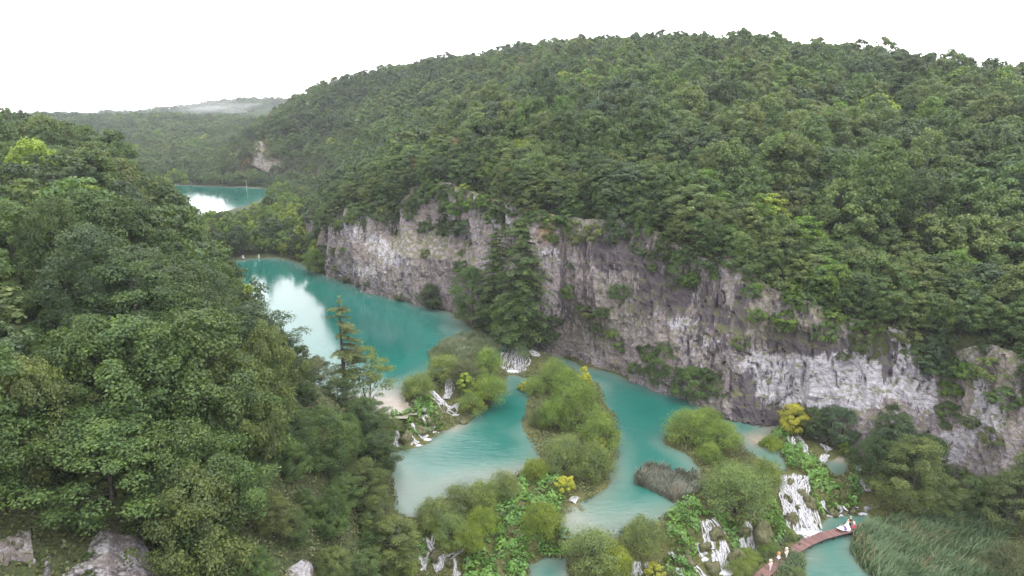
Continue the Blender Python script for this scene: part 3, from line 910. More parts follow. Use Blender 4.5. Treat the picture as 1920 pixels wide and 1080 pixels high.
# ------------------------------------------------------------------ foliage kit
def leaves(C, N, size, asp, rng, fold=.0):
    """diamond leaves: centres C, facing N"""
    n = len(C)
    N = N / (np.linalg.norm(N, axis=1)[:, None] + 1e-9)
    t = rng.normal(size=(n, 3))
    t -= (t * N).sum(1)[:, None] * N
    t /= np.linalg.norm(t, axis=1)[:, None] + 1e-9
    b = np.cross(N, t)
    s = np.asarray(size)
    s = (s * rng.uniform(.7, 1.3, n))[:, None]
    v = np.stack([C - t * s * .5, C + b * s * asp * .5 + t * s * .08, C + t * s * .5, C - b * s * asp * .5 + t * s * .08], 1)
    q = np.arange(n * 4).reshape(n, 4)
    return v.reshape(-1, 3), q

def sph(n, rng):
    d = rng.normal(size=(n, 3))
    return d / np.linalg.norm(d, axis=1)[:, None]

def broadleaf(seed, H, R, ncl, nlf, size, base=.22, flat=.55, up=.55, top=1.0, spray=0.0, lean=0.0):
    """returns (crown arrays, limb ends): an uneven crown of many small leaf clumps"""
    rng = np.random.default_rng(seed)
    u = rng.beta(1.25, 1.05, ncl)
    ang = np.arange(ncl) * 2.39996 + rng.uniform(0, .7, ncl)
    env = R * np.sin(np.pi * np.clip(u * .80 * top + .17, 0, 1)) ** .75
    env = env * (1 + .28 * np.sin(ang * 2 + seed) * np.sin(u * 7 + seed * 2) + rng.normal(0, .08, ncl))
    rad = env * rng.uniform(.25, 1.0, ncl) ** .45
    c = np.stack([rad * np.cos(ang), rad * np.sin(ang), H * (base + (1 - base) * u * .95)], 1)
    c[:, 0] += lean * (c[:, 2] / H) ** 2
    rc = R * rng.uniform(.16, .30, ncl) * (1.05 - .3 * u)
    V, Q, o = [], [], 0
    Cs, Ns = [], []
    for k in range(ncl):
        n = int(nlf * rng.uniform(.7, 1.3) * (rc[k] / (R * .23)) ** 1.6) + 3
        d = sph(n, rng)
        d[:, 2] = np.where(d[:, 2] < -.35, -d[:, 2], d[:, 2])
        rr = rng.uniform(.45, 1.12, n) ** .6
        out = np.array([math.cos(ang[k]), math.sin(ang[k]), .25])
        pos = c[k] + d * rr[:, None] * np.array([1, 1, flat]) * rc[k]
        if spray:
            pos += out * (rng.uniform(0, 1, n) ** 2)[:, None] * rc[k] * spray
        Cs.append(pos)
        Ns.append(d * .8 + np.array([0, 0, up]) + out * .25 + rng.normal(0, .5, (n, 3)))
    return np.concatenate(Cs), np.concatenate(Ns), c, rc

def crown_mesh(name, seed, H, R, ncl, nlf, size, asp=.62, mat=None, **kw):
    rng = np.random.default_rng(seed + 1000)
    C, N, c, rc = broadleaf(seed, H, R, ncl, nlf, size, **kw)
    v, q = leaves(C, N, size, asp, rng)
    return new_mesh(name, v, q, [mat or M_LEAF], False), c

def trunk_mesh(name, seed, H, c, r0, nl=7, mat=None, base=.2, stems=1, lean=0.0, k=7):
    rng = np.random.default_rng(seed + 55)
    mb = MB()
    for s in range(stems):
        off = np.array([0, 0, 0.]) if stems == 1 else np.array([math.cos(s * 2.4) * .25, math.sin(s * 2.4) * .25, 0])
        n = 8
        zz = np.linspace(-.8, H * .86, n)
        p = np.stack([off[0] + np.cumsum(rng.normal(0, .09, n)) * H / 12 + lean * (zz / H) ** 2 + off[0] * zz * .5, off[1] + np.cumsum(rng.normal(0, .09, n)) * H / 12 + off[1] * zz * .5, zz], 1)
        p[0, :2] = off[:2]
        rr = r0 * (1 - np.linspace(0, 1, n) ** .9 * .9)
        rr[0] *= 1.5
        mb.tube(p, rr, k)
        idx = rng.permutation(len(c))[:nl]
        for i in idx:
            e = c[i]
            h = np.clip(e[2] - np.linalg.norm(e[:2]) * rng.uniform(.5, .9), H * base * .6, H * .8)
            a = np.array([np.interp(h, zz, p[:, 0]), np.interp(h, zz, p[:, 1]), h])
            m = (a + e) / 2 + np.array([0, 0, .06 * H]) * rng.uniform(.2, 1)
            rb = np.interp(h, zz, rr) * .5
            mb.tube([a, a * .5 + m * .5, m, e * .6 + m * .4, e], [rb, rb * .8, rb * .6, rb * .4, rb * .15], 5)
    return mb.build(name, [mat or M_BARK])

# kinds of tree (true metres); near, middle and far wood differ only in how fine the leaves are
NEAR = []
for i, (H, R, fl, up, sp) in enumerate([(13, 4.4, 1.0, .2, .5), (15, 4.6, .9, .25, .7), (12, 4.8, 1.05, .15, .4), (14, 3.9, .85, .3, .8), (11, 4.2, 1.0, .2, .6)]):
    m, c = crown_mesh('crown', 100 + i, H, R, 110, 200, .25, flat=fl, up=up, spray=sp, base=.16)
    NEAR.append((m, trunk_mesh('trunk', 100 + i, H, c, .23, 9), H, R))
MIDT = []
for i, (H, R, fl, up, sp) in enumerate([(12, 4.2, 1.0, .2, .5), (14, 4.4, .95, .25, .6), (11, 4.5, 1.05, .15, .4), (13, 3.7, .9, .25, .7), (10, 4.0, 1.05, .15, .5), (12, 3.4, 1.0, .2, .6)]):
    m, c = crown_mesh('crown', 200 + i, H, R, 80, 90, .38, flat=fl, up=up, spray=sp, base=.18, asp=.7)
    MIDT.append((m, trunk_mesh('trunk', 200 + i, H, c, .2, 6, k=5), H, R))
FART = []
for i, (H, R, fl, up) in enumerate([(12, 4.2, 1.0, .2), (14, 4.3, .95, .25), (11, 4.5, 1.05, .15), (12, 3.6, .95, .2), (13, 4.6, 1.0, .2)]):
    m, c = crown_mesh('crown', 300 + i, H, R, 46, 42, .62, flat=fl, up=up, base=.15, asp=.8, mat=M_LEAF_I)
    FART.append((m, None, H, R))
SHRUB = []
for i, (H, R) in enumerate([(3.6, 2.3), (3.0, 2.6), (4.4, 2.1), (2.6, 2.4)]):
    m, c = crown_mesh('crown', 400 + i, H, R, 46, 90, .26, flat=.7, up=.5, base=.10, asp=.7)
    SHRUB.append((m, trunk_mesh('trunk', 400 + i, H, c, .07, 8, stems=2, k=4), H, R))

def willow(seed, H, R, nl=20, nlf=760, size=.24, asp=.34):
    """a willow bush: a clump of rounded leafy lobes on many stems, fine narrow leaves"""
    rng = np.random.default_rng(seed)
    Cs, Ns, ends = [], [], []
    for k in range(nl):
        a = k * 2.39996 + rng.uniform(-.3, .3)
        el = (k + .5) / nl
        rr = R * .74 * math.sqrt(1 - el ** 1.6) * rng.uniform(.8, 1.15)
        e = np.array([math.cos(a) * rr, math.sin(a) * rr, H * (.20 + .64 * el) * rng.uniform(.85, 1.1)])
        ends.append(e)
        lr = R * rng.uniform(.24, .40)
        n = int(nlf * (lr / (R * .32)) ** 2)
        d = sph(n, rng)
        d[:, 2] = np.where(d[:, 2] < -.5, -d[:, 2], d[:, 2])
        rad = rng.uniform(.35, 1.15, n) ** .55
        pos = e + d * rad[:, None] * lr * np.array([1, 1, .95])
        tuft = vnoise(d[:, 0] * 3.2, d[:, 1] * 3.2, d[:, 2] * 3.2 + k, seed)
        pos += d * (np.maximum(tuft, -.4) * .55 * lr)[:, None]
        spr = rng.uniform(0, 1, n) < .12
        pos += spr[:, None] * (d * np.array([1, 1, .6]) + np.array([0, 0, .25])) * (rng.uniform(.2, .8, n) * lr)[:, None]
        Cs.append(pos)
        Ns.append(d * .9 + np.array([0, 0, .35]) + rng.normal(0, .45, (n, 3)))
    v, q = leaves(np.concatenate(Cs), np.concatenate(Ns), size, asp, rng)
    m = new_mesh('crown', v, q, [M_LEAF], False)
    mb = MB()
    for e in ends:
        b = rng.normal(0, .25, 2)
        mb.tube([[b[0], b[1], -.5], [b[0] + e[0] * .2, b[1] + e[1] * .2, e[2] * .4], e * .98], [.09, .06, .02], 4)
    return m, mb.build('trunk', [M_BARK]), H, R
WILLOW = [willow(500, 7, 4.6), willow(501, 6, 4.4), willow(502, 7.5, 4.2), willow(503, 5, 4.2)]

def conifer(seed, H, R, nwh, base=.1, one_side=0.0, size=.34, ragged=.3, dens=1.0, flatn=.75, shape=.8):
    rng = np.random.default_rng(seed)
    Cs, Ns = [], []
    mb = MB()
    mb.tube([[0, 0, -.8], [.05, .02, H * .3], [-.06, .05, H * .6], [.02, 0, H]], [H * .022, H * .017, H * .010, .02], 7)
    for k in range(nwh):
        u = (k + rng.uniform(0, .6)) / nwh
        z = H * (base + (1 - base) * u)
        for b in range(5):
            a = rng.uniform(0, 2 * math.pi)
            if one_side and math.cos(a) < rng.uniform(-1, 1) - (1 - one_side):
                continue
            L = R * (1 - u) ** shape * rng.uniform(1 - ragged, 1.1) + .35
            d = np.array([math.cos(a), math.sin(a), 0])
            n = int(60 * dens * L / R * 2 + 14)
            t = rng.uniform(.12, 1, n)
            lat = rng.normal(0, .17, n) * L * (1.05 - t * .7)
            pos = np.array([0, 0, z]) + d * (t * L)[:, None] + np.array([-d[1], d[0], 0]) * lat[:, None]
            pos[:, 2] += .10 * L * t - .22 * L * t ** 2 - np.abs(rng.normal(0, .10, n)) * (1 + L * .12)
            Cs.append(pos)
            Ns.append(np.array([0, 0, flatn]) + d * .25 + rng.normal(0, .35, (n, 3)))
            mb.tube([[0, 0, z], list(d * L * .5 + np.array([0, 0, z + .03 * L])), list(d * L * .95 + np.array([0, 0, z - .1 * L]))], [.05 + L * .008, .03, .01], 4)
    v, q = leaves(np.concatenate(Cs), np.concatenate(Ns), size, .5, rng)
    return new_mesh('crown', v, q, [M_LEAF], False), mb.build('trunk', [M_BARK]), H, R

# leaf colours (albedo)
LEAFC = {'dark green': (.036, .058, .022), 'mid green': (.053, .088, .030), 'pale green': (.078, .108, .040), 'olive green': (.070, .094, .034), 'blue green': (.045, .070, .038), 'yellow green': (.125, .168, .028),
         'yellow': (.25, .26, .045), 'bright green': (.070, .120, .025), 'olive grey': (.094, .128, .046), 'grey green': (.075, .094, .048), 'rusty': (.09, .075, .03),
         'willow green': (.098, .148, .034), 'willow olive': (.102, .142, .038)}

def jit(c, rng, a=.12):
    k = rng.uniform(1 - a, 1 + a)
    return tuple(float(np.clip(x * k * rng.uniform(1 - a * .4, 1 + a * .4), 0, 1)) for x in c)

def plant_tree(name, kit, p, label, cat, colour, H=None, R=None, rz=0.0, group=None, sink=.25, tilt=(0, 0), rng=RNG):
    m, tm, h0, r0 = kit
    sx = (R / r0) if R else (H / h0 if H else 1)
    sz = (H / h0) if H else sx
    t = thing(name, label, cat, (p[0], p[1], p[2] - sink), rz, group)
    t.rotation_euler = (tilt[0], tilt[1], rz)
    t.scale = (sx, sx, sz)
    c = obj('crown', m, t)
    c.color = (*jit(LEAFC[colour], rng), 1)
    if tm is not None:
        obj('trunk', tm, t)
    return t

# ------------------------------------------------------------------ the woods
def in_px(poly, px, py):
    return inside(np.array(poly, float), px, py)
SKYL = [(-400, 235), (0, 246), (140, 268), (215, 285), (262, 276), (300, 300), (332, 335), (340, 100), (-400, 100)]
SKYF = [(-400, 190), (0, 197), (70, 212), (130, 230), (240, 244), (330, 300), (345, 100), (-400, 100)]
OPEN = [(330, 330), (345, 352), (385, 398), (424, 440), (430, 500), (452, 522), (500, 500), (545, 560), (565, 640), (588, 680), (602, 758), (690, 776), (730, 780), (738, 840), (746, 900), (770, 930), (766, 962), (736, 1000), (742, 1090), (1400, 1090), (1400, 300), (700, 300)]
FARLAKE = [(328, 350), (500, 354), (520, 352), (470, 383), (440, 394), (395, 390), (372, 392), (345, 370)]
ROCKS = [(108, 1006, 158, 1130), (172, 992, 282, 1130), (-20, 985, 50, 1025), (538, 1060, 582, 1120)]

def crown_pts(x, y, z, H, R):
    """a ring of points on each crown as seen from the drone"""
    out = []
    rr = np.hypot(x, y)
    tx, ty = y / rr, -x / rr
    for a in np.linspace(0, 2 * math.pi, 10, endpoint=False):
        k = math.cos(a) * R * .85
        out.append(np.stack([x + tx * k, y + ty * k, z + .6 * H + math.sin(a) * .42 * H], -1))
    return np.stack(out, 1)

def scatter(x0, x1, y0, y1, sp, seed):
    rng = np.random.default_rng(seed)
    gx, gy = np.meshgrid(np.arange(x0, x1, sp), np.arange(y0, y1, sp * .88), indexing='ij')
    gx = gx + (np.arange(gx.shape[1]) % 2)[None, :] * sp * .5
    x = gx.ravel() + rng.uniform(-.38, .38, gx.size) * sp
    y = gy.ravel() + rng.uniform(-.38, .38, gx.size) * sp
    return x, y

cand = []
for (x0, x1, y0, y1, sp, seed) in [(-420, 520, 20, 330, 5.3, 1), (-520, 560, 330, 640, 5.9, 2), (-1000, 900, 640, 1000, 8.5, 3), (-1900, 1200, 1000, 2400, 17, 4)]:
    x, y = scatter(x0, x1, y0, y1, sp, seed)
    z = hz(x, y)
    px, py, dep = proj(np.stack([x, y, z + 8], -1))
    m = (dep > 15) & (px > -220) & (px < 2140) & (py < 1250)
    x, y, z = x[m], y[m], z[m]
    cand.append(np.stack([x, y, z, np.full(len(x), sp)], 1))
x, y = scatter(-120, 160, 60, 300, 2.7, 9)
d, s, par = seg_dist(FOOT, x, y)
sb_ = np.interp(par, np.arange(len(SETB)), SETB)
m = (-d * s > sb_ * np.where(sb_ > 9, .84, .95)) & (-d * s < sb_ + 15) & (par > 7)
x, y = x[m], y[m]
cand.append(np.stack([x, y, hz(x, y), np.full(len(x), 3.1)], 1))
x, y = scatter(-110, 0, 25, 170, 4.6, 12)
d, s, par = seg_dist(LFOOT, x, y)
m = (-d * s > 2.5) & (-d * s < 75)
x, y = x[m], y[m]
cand.append(np.stack([x, y, hz(x, y), np.full(len(x), 3.3)], 1))     # young trees between the big ones
cand = np.concatenate(cand)
x, y, z, spc = cand.T
d, s, par = seg_dist(FOOT, x, y)
sdr = -d * s
sbr = np.interp(par, np.arange(len(SETB)), SETB)
d2, s2, _ = seg_dist(LFOOT, x, y)
sdl = -d2 * s2
pool_d = np.full(len(x), 99.)
for k, (zz_, poly) in PLAN.items():
    dd_, _, _ = seg_dist(poly, x, y, True)
    pool_d = np.minimum(pool_d, np.where(inside(poly, x, y), -dd_, dd_))
right_w = (sdr > sbr * np.where(sbr > 9, .84, .95)) | ((par < 9) & (sdr > 1.5))
left_w = (sdl > 2.0) & (y < 700)
barr_w = (sdr <= 1.5) & (sdl <= 2) & (y > 225) & (y < 470) & (pool_d > 1.5)
far_w = (y > 455) & (pool_d > 3)
ok = (right_w | left_w | barr_w | far_w) & (pool_d > .8)
x, y, z, spc, sdr, sdl, sbr, par = (a[ok] for a in (x, y, z, spc, sdr, sdl, sbr, par))
right_w, left_w, barr_w = right_w[ok], left_w[ok], barr_w[ok]
thin = np.random.default_rng(5).uniform(0, 1, len(x)) < np.where(right_w & (y < 330) & (spc > 4), .74, 1.0) * np.where(left_w & (y < 300) & (spc > 4), .60, 1.0)
x, y, z, spc, sdr, sdl, sbr, par, right_w, left_w, barr_w = (a[thin] for a in (x, y, z, spc, sdr, sdl, sbr, par, right_w, left_w, barr_w))
n = len(x)
rg = np.random.default_rng(77)
H = rg.uniform(9.5, 15.5, n) * np.where(vnoise(x / 30, y / 30, 0, 4) > .1, 1.06, .92)
rim = right_w & (sdr < sbr + 22)
H = np.where(rim, rg.uniform(5.5, 10.5, n), H)
H = np.where(right_w & (sdr < sbr + 5) & (par >= 9), rg.uniform(4.5, 8, n), H)
H = np.where(barr_w, rg.uniform(6, 12, n), H)
H = np.where(left_w & (sdl < 9), rg.uniform(7, 11, n), H)
R = H * rg.uniform(.27, .40, n)
R = np.where(right_w, R * np.where(np.hypot(x, y) < 330, rg.uniform(1.08, 1.42, n), 1.08), R)
H = np.where(right_w & (np.hypot(x, y) < 300), H * 1.1, H)
H = np.where(right_w & ~rim & (np.hypot(x, y) < 400), H * rg.uniform(.82, 1.22, n), H)
R = np.where(left_w & (sdl > 9) & (y < 300), R * rg.uniform(1.0, 1.38, n), R)
H = np.where(left_w & (sdl > 9) & (y < 300), H * rg.uniform(.85, 1.42, n), H)
young = np.abs(spc - 3.3) < .01
H = np.where(young, rg.uniform(3.0, 5.8, n), H)
R = np.where(young, H * rg.uniform(.36, .5, n), R)
R = np.where(rim, H * rg.uniform(.34, .46, n), R)
em = (rg.uniform(0, 1, n) < .07) & right_w & ~rim & (np.hypot(x, y) < 255)
H = np.where(em, H * 1.22, H)
R = np.where(em, R * 1.4, R)
R = np.minimum(R, 6.4)
R = np.where(spc > 8, R * spc / 7.2, R)
H = np.where(spc > 12, H * 1.35, H)

# keep the lakes, the bare rocks and the view down the gorge as open as they are
near_left = left_w & (y < 345)
for step in (1.0, .72, .75, 0):
    cp = crown_pts(x, y, z, H, R)
    qx, qy, qd = proj(cp)
    cut = np.zeros(n, bool)
    cut |= near_left & (in_px(OPEN, qx, qy).sum(1) >= 2)
    rr0 = np.hypot(x, y)
    cut |= near_left & (rr0 < 215) & (in_px(SKYL, qx, qy).sum(1) >= 2)
    cut |= left_w & (rr0 >= 215) & (y < 460) & (in_px(SKYF, qx, qy).sum(1) >= 2)
    cut |= (barr_w | near_left) & (in_px(FARLAKE, qx, qy).sum(1) >= 2)
    if step:
        H = np.where(cut, H * step if step < 1 else H, H)
        R = np.where(cut, R * step if step < 1 else R, R)
qx, qy, qd = proj(crown_pts(x, y, z, H * 1.2, R * 1.2))
for (a, b, c, e) in ROCKS:
    ins_ = (qx > a) & (qx < c) & (qy > b) & (qy < e)
    cut |= left_w & (ins_.sum(1) >= 1) & (y < 110)
    ex_, ey_, ed_ = proj(np.stack([x, y, z + .6 * H], -1))
    for fa in (.15, .5, .85):
        for fb in (.1, .35, .6):
            tx_, ty_ = a + (c - a) * fa, b + (min(e, 1080) - b) * fb
            cut |= left_w & (y < 110) & (((tx_ - ex_) / (R * F / ed_)) ** 2 + ((ty_ - ey_) / (.5 * H * F / ed_)) ** 2 < 1)
fx, fy, fd = proj(FARCL.reshape(-1, 3)[::40])
ins_ = (qx > 474) & (qx < 552) & (qy > 262 + (qx - 474) * .62) & (qy < 318 + (qx - 474) * .25)
cut |= (ins_.sum(1) >= 10) & (y > 330)
keep = ~cut
x, y, z, H, R, sdr, sdl, sbr, right_w, left_w, barr_w, rim, spc = (a[keep] for a in (x, y, z, H, R, sdr, sdl, sbr, right_w, left_w, barr_w, rim, spc))
n = len(x)
ci = np.empty(n, int)
CN = ['dark green', 'mid green', 'pale green', 'olive green', 'blue green', 'yellow green', 'bright green', 'grey green', 'rusty']
mixn = vnoise(x / 26, y / 26, 0, 14) + rg.normal(0, .45, n)
ci = np.select([mixn < -.72, mixn < -.36, mixn < .14, mixn < .42, mixn < .62, mixn < .82, mixn < 1.0], [4, 0, 1, 3, 1, 2, 0], 6)
odd = rg.uniform(0, 1, n)
em = em[keep]
ci = np.where(em & (odd < .55), 2, ci)
ci = np.where(odd < .006, 5, ci)
ci = np.where((odd > .9985) & (np.hypot(x, y) > 200), 8, ci)
ci = np.where((np.hypot(x, y) < 110) & (ci == 6), 1, ci)
ci = np.where((np.hypot(x, y) < 110) & (ci == 5), 2, ci)
ci = np.where(barr_w & (odd < .35), 6, ci)
ci = np.where(barr_w & (odd > .8), 5, ci)
rz_ = rg.uniform(0, 2 * math.pi, n)
rng_h = np.hypot(x, y)

# how much of each one shows: near ones painted first on a coarse picture
order = np.argsort(rng_h)
W2, H2 = 640, 360
buf = np.zeros((H2, W2), bool)
seen = np.zeros(n, int)
cx_, cy_, cd_ = proj(np.stack([x, y, z + .6 * H], -1))
# is it behind a hill?
vis = np.ones(n, bool)
for t in np.linspace(.03, .97, 40):
    hx, hy = x * t, y * t
    hh = CAM_H + (z + .95 * H - CAM_H) * t
    vis &= hz(hx, hy) < hh + .5
for i in order:
    if not vis[i] or cd_[i] < 5:
        continue
    rx = R[i] * F / cd_[i] / 3 * .9
    ry = .42 * H[i] * F / cd_[i] / 3
    a0, a1 = int(max(0, cx_[i] / 3 - rx)), int(min(W2, cx_[i] / 3 + rx + 1))
    b0, b1 = int(max(0, cy_[i] / 3 - ry)), int(min(H2, cy_[i] / 3 + ry + 1))
    if a1 <= a0 or b1 <= b0:
        continue
    yy_, xx_ = np.mgrid[b0:b1, a0:a1]
    el = ((xx_ - cx_[i] / 3) / max(rx, .6)) ** 2 + ((yy_ - cy_[i] / 3) / max(ry, .6)) ** 2 <= 1
    sub = buf[b0:b1, a0:a1]
    seen[i] = int((el & ~sub).sum())
    sub |= el
N_TREES = 290
big = np.argsort(-seen)[:N_TREES]
chosen = np.zeros(n, bool)
chosen[big] = True

# words for where a tree stands
def zone(i):
    px, py = cx_[i], cy_[i]
    if left_w[i] and y[i] < 345:
        row = 'high on left hill' if py < 330 else 'in upper left wood' if py < 480 else 'in middle of left wood' if py < 640 else 'in lower left wood' if py < 800 else 'low on left slope' if py < 930 else 'over bottom left grey rock'
        colm = 'near picture edge' if px < 190 else 'deep in the wood' if px < 420 else 'towards the lake'
        return row + ', ' + colm
    if barr_w[i]:
        return 'on the barrier between far and upper lakes'
    sec = 'past the upper lake' if px < 620 else "above far cliff end" if px < 820 else 'above the firs' if px < 1040 else 'above dark streaked rock' if px < 1260 else 'above cliff corner' if px < 1420 else 'above banded pale rock' if px < 1600 else 'above stained pale rock' if px < 1760 else 'near the right edge'
    if sdr[i] < sbr[i] + 7:
        row = 'on cliff rim'
    elif sdr[i] < sbr[i] + 24:
        row = 'just behind rim'
    elif sdr[i] < sbr[i] + 60:
        row = 'low on right hill'
    elif py > 150:
        row = 'halfway up right hill'
    else:
        row = 'high on right hill'
    return row + ' ' + sec
ORD = ['leftmost', 'second from left', 'third from left', 'fourth from left', 'fifth from left', 'sixth from left', 'seventh from left', 'eighth from left', 'ninth from left', 'tenth from left', 'eleventh from left', 'twelfth from left', 'thirteenth from left', 'fourteenth from left', 'fifteenth from left']
cells = {}
for i in np.where(chosen)[0]:
    sz = 'tall ' if H[i] > 13.5 else 'small ' if H[i] < 7.5 else ''
    cells.setdefault((sz + CN[ci[i]], zone(i)), []).append(i)
for (cn, zn), lst in cells.items():
    lst.sort(key=lambda i: cx_[i])
    for q, i in enumerate(lst):
        lab = f'{cn} tree {zn}' + (f', {ORD[min(q, 14)]}' if len(lst) > 1 else '')
        kit = NEAR[int(rg.integers(0, 5))] if rng_h[i] < 118 else MIDT[int(rg.integers(0, 6))]
        plant_tree('broadleaf_tree', kit, (x[i], y[i], z[i]), lab, 'tree', CN[ci[i]], H[i], R[i], rz_[i], 'broadleaf trees of the canyon woods', .3, (rg.normal(0, .05), rg.normal(0, .05)))

# all other trees of the woods: one mass
src = []
for (m, tm, h, r) in FART:
    src.append((bpy.data.objects.new('far_crown', m), h, r))
for (m, tm, h, r) in MIDT:
    mb = MB()
    nv = len(m.vertices)
    co = np.empty(nv * 3, np.float32); m.vertices.foreach_get('co', co)
    m2 = m.copy()
    m2.materials.clear(); m2.materials.append(M_LEAF_I)
    src.append((bpy.data.objects.new('wood_crown', m2), h, r))
rest = np.where(~chosen & ((seen > 0) | (vis & (cd_ > 0))))[0]
idx = np.where(rng_h[rest] > 240, rg.integers(0, 5, len(rest)), 5 + rg.integers(0, 6, len(rest)))
me = bpy.data.meshes.new('forest')
me.vertices.add(len(rest))
me.vertices.foreach_set('co', np.stack([x[rest], y[rest], z[rest] - .3], 1).astype(np.float32).ravel())
sh = np.array([s[1] for s in src])[idx]
sr = np.array([s[2] for s in src])[idx]
def vattr(me, name, typ, key, arr):
    a = me.attributes.new(name, typ, 'POINT')
    a.data.foreach_set(key, np.ascontiguousarray(arr).ravel())
vattr(me, 'scl', 'FLOAT_VECTOR', 'vector', np.stack([R[rest] / sr, R[rest] / sr, H[rest] / sh], 1).astype(np.float32))
vattr(me, 'rotz', 'FLOAT_VECTOR', 'vector', np.stack([rg.normal(0, .05, len(rest)), rg.normal(0, .05, len(rest)), rz_[rest]], 1).astype(np.float32))
vattr(me, 'idx', 'INT', 'value', idx.astype(np.int32))
tc = np.array([LEAFC[c] for c in CN])[ci[rest]] * rg.uniform(.88, 1.12, (len(rest), 1)) * rg.uniform(.96, 1.04, (len(rest), 3))
vattr(me, 'tint', 'FLOAT_COLOR', 'color', np.c_[tc, np.ones(len(rest))].astype(np.float32))
fo = tag(obj('forest', me), kind='stuff')
ng = bpy.data.node_groups.new('forest', 'GeometryNodeTree')
ng.interface.new_socket('Geometry', in_out='INPUT', socket_type='NodeSocketGeometry')
ng.interface.new_socket('Geometry', in_out='OUTPUT', socket_type='NodeSocketGeometry')
gi, go = ng.nodes.new('NodeGroupInput'), ng.nodes.new('NodeGroupOutput')
iop = ng.nodes.new('GeometryNodeInstanceOnPoints')
iop.inputs['Pick Instance'].default_value = True
g2i = ng.nodes.new('GeometryNodeGeometryToInstance')
last = None
# the picked index follows the order of the joined instances
join = ng.nodes.new('GeometryNodeJoinGeometry')
for (o, h, r) in reversed(src):
    oi = ng.nodes.new('GeometryNodeObjectInfo')
    oi.inputs['Object'].default_value = o
    oi.inputs['As Instance'].default_value = False
    gt = ng.nodes.new('GeometryNodeGeometryToInstance')
    ng.links.new(oi.outputs['Geometry'], gt.inputs[0])
    ng.links.new(gt.outputs[0], join.inputs[0])
def named(name, typ):
    nd = ng.nodes.new('GeometryNodeInputNamedAttribute')
    nd.data_type = typ
    nd.inputs['Name'].default_value = name
    return nd.outputs['Attribute']
ng.links.new(gi.outputs[0], iop.inputs['Points'])
ng.links.new(join.outputs[0], iop.inputs['Instance'])
ng.links.new(named('idx', 'INT'), iop.inputs['Instance Index'])
ng.links.new(named('scl', 'FLOAT_VECTOR'), iop.inputs['Scale'])
e2r = ng.nodes.new('FunctionNodeEulerToRotation')
ng.links.new(named('rotz', 'FLOAT_VECTOR'), e2r.inputs[0])
ng.links.new(e2r.outputs[0], iop.inputs['Rotation'])
ng.links.new(iop.outputs[0], go.inputs[0])
md = fo.modifiers.new('forest', 'NODES')
md.node_group = ng
print('WOOD', n, 'visible', (seen > 0).sum(), 'rest', len(rest), 'min seen of chosen', seen[big].min(), 'cells', len(cells), max(len(v) for v in cells.values()))

# ------------------------------------------------------------------ single trees and bushes of the valley floor
def G(px, py):
    h = hit(px, py, 60, 700)
    return h
def at(px, py, z=None):
    if z is None:
        h = hit(px, py, 60, 900)
        return h
    p = P(px, py, z)
    p[2] = max(hz(p[0], p[1]), z - .3)
    return p

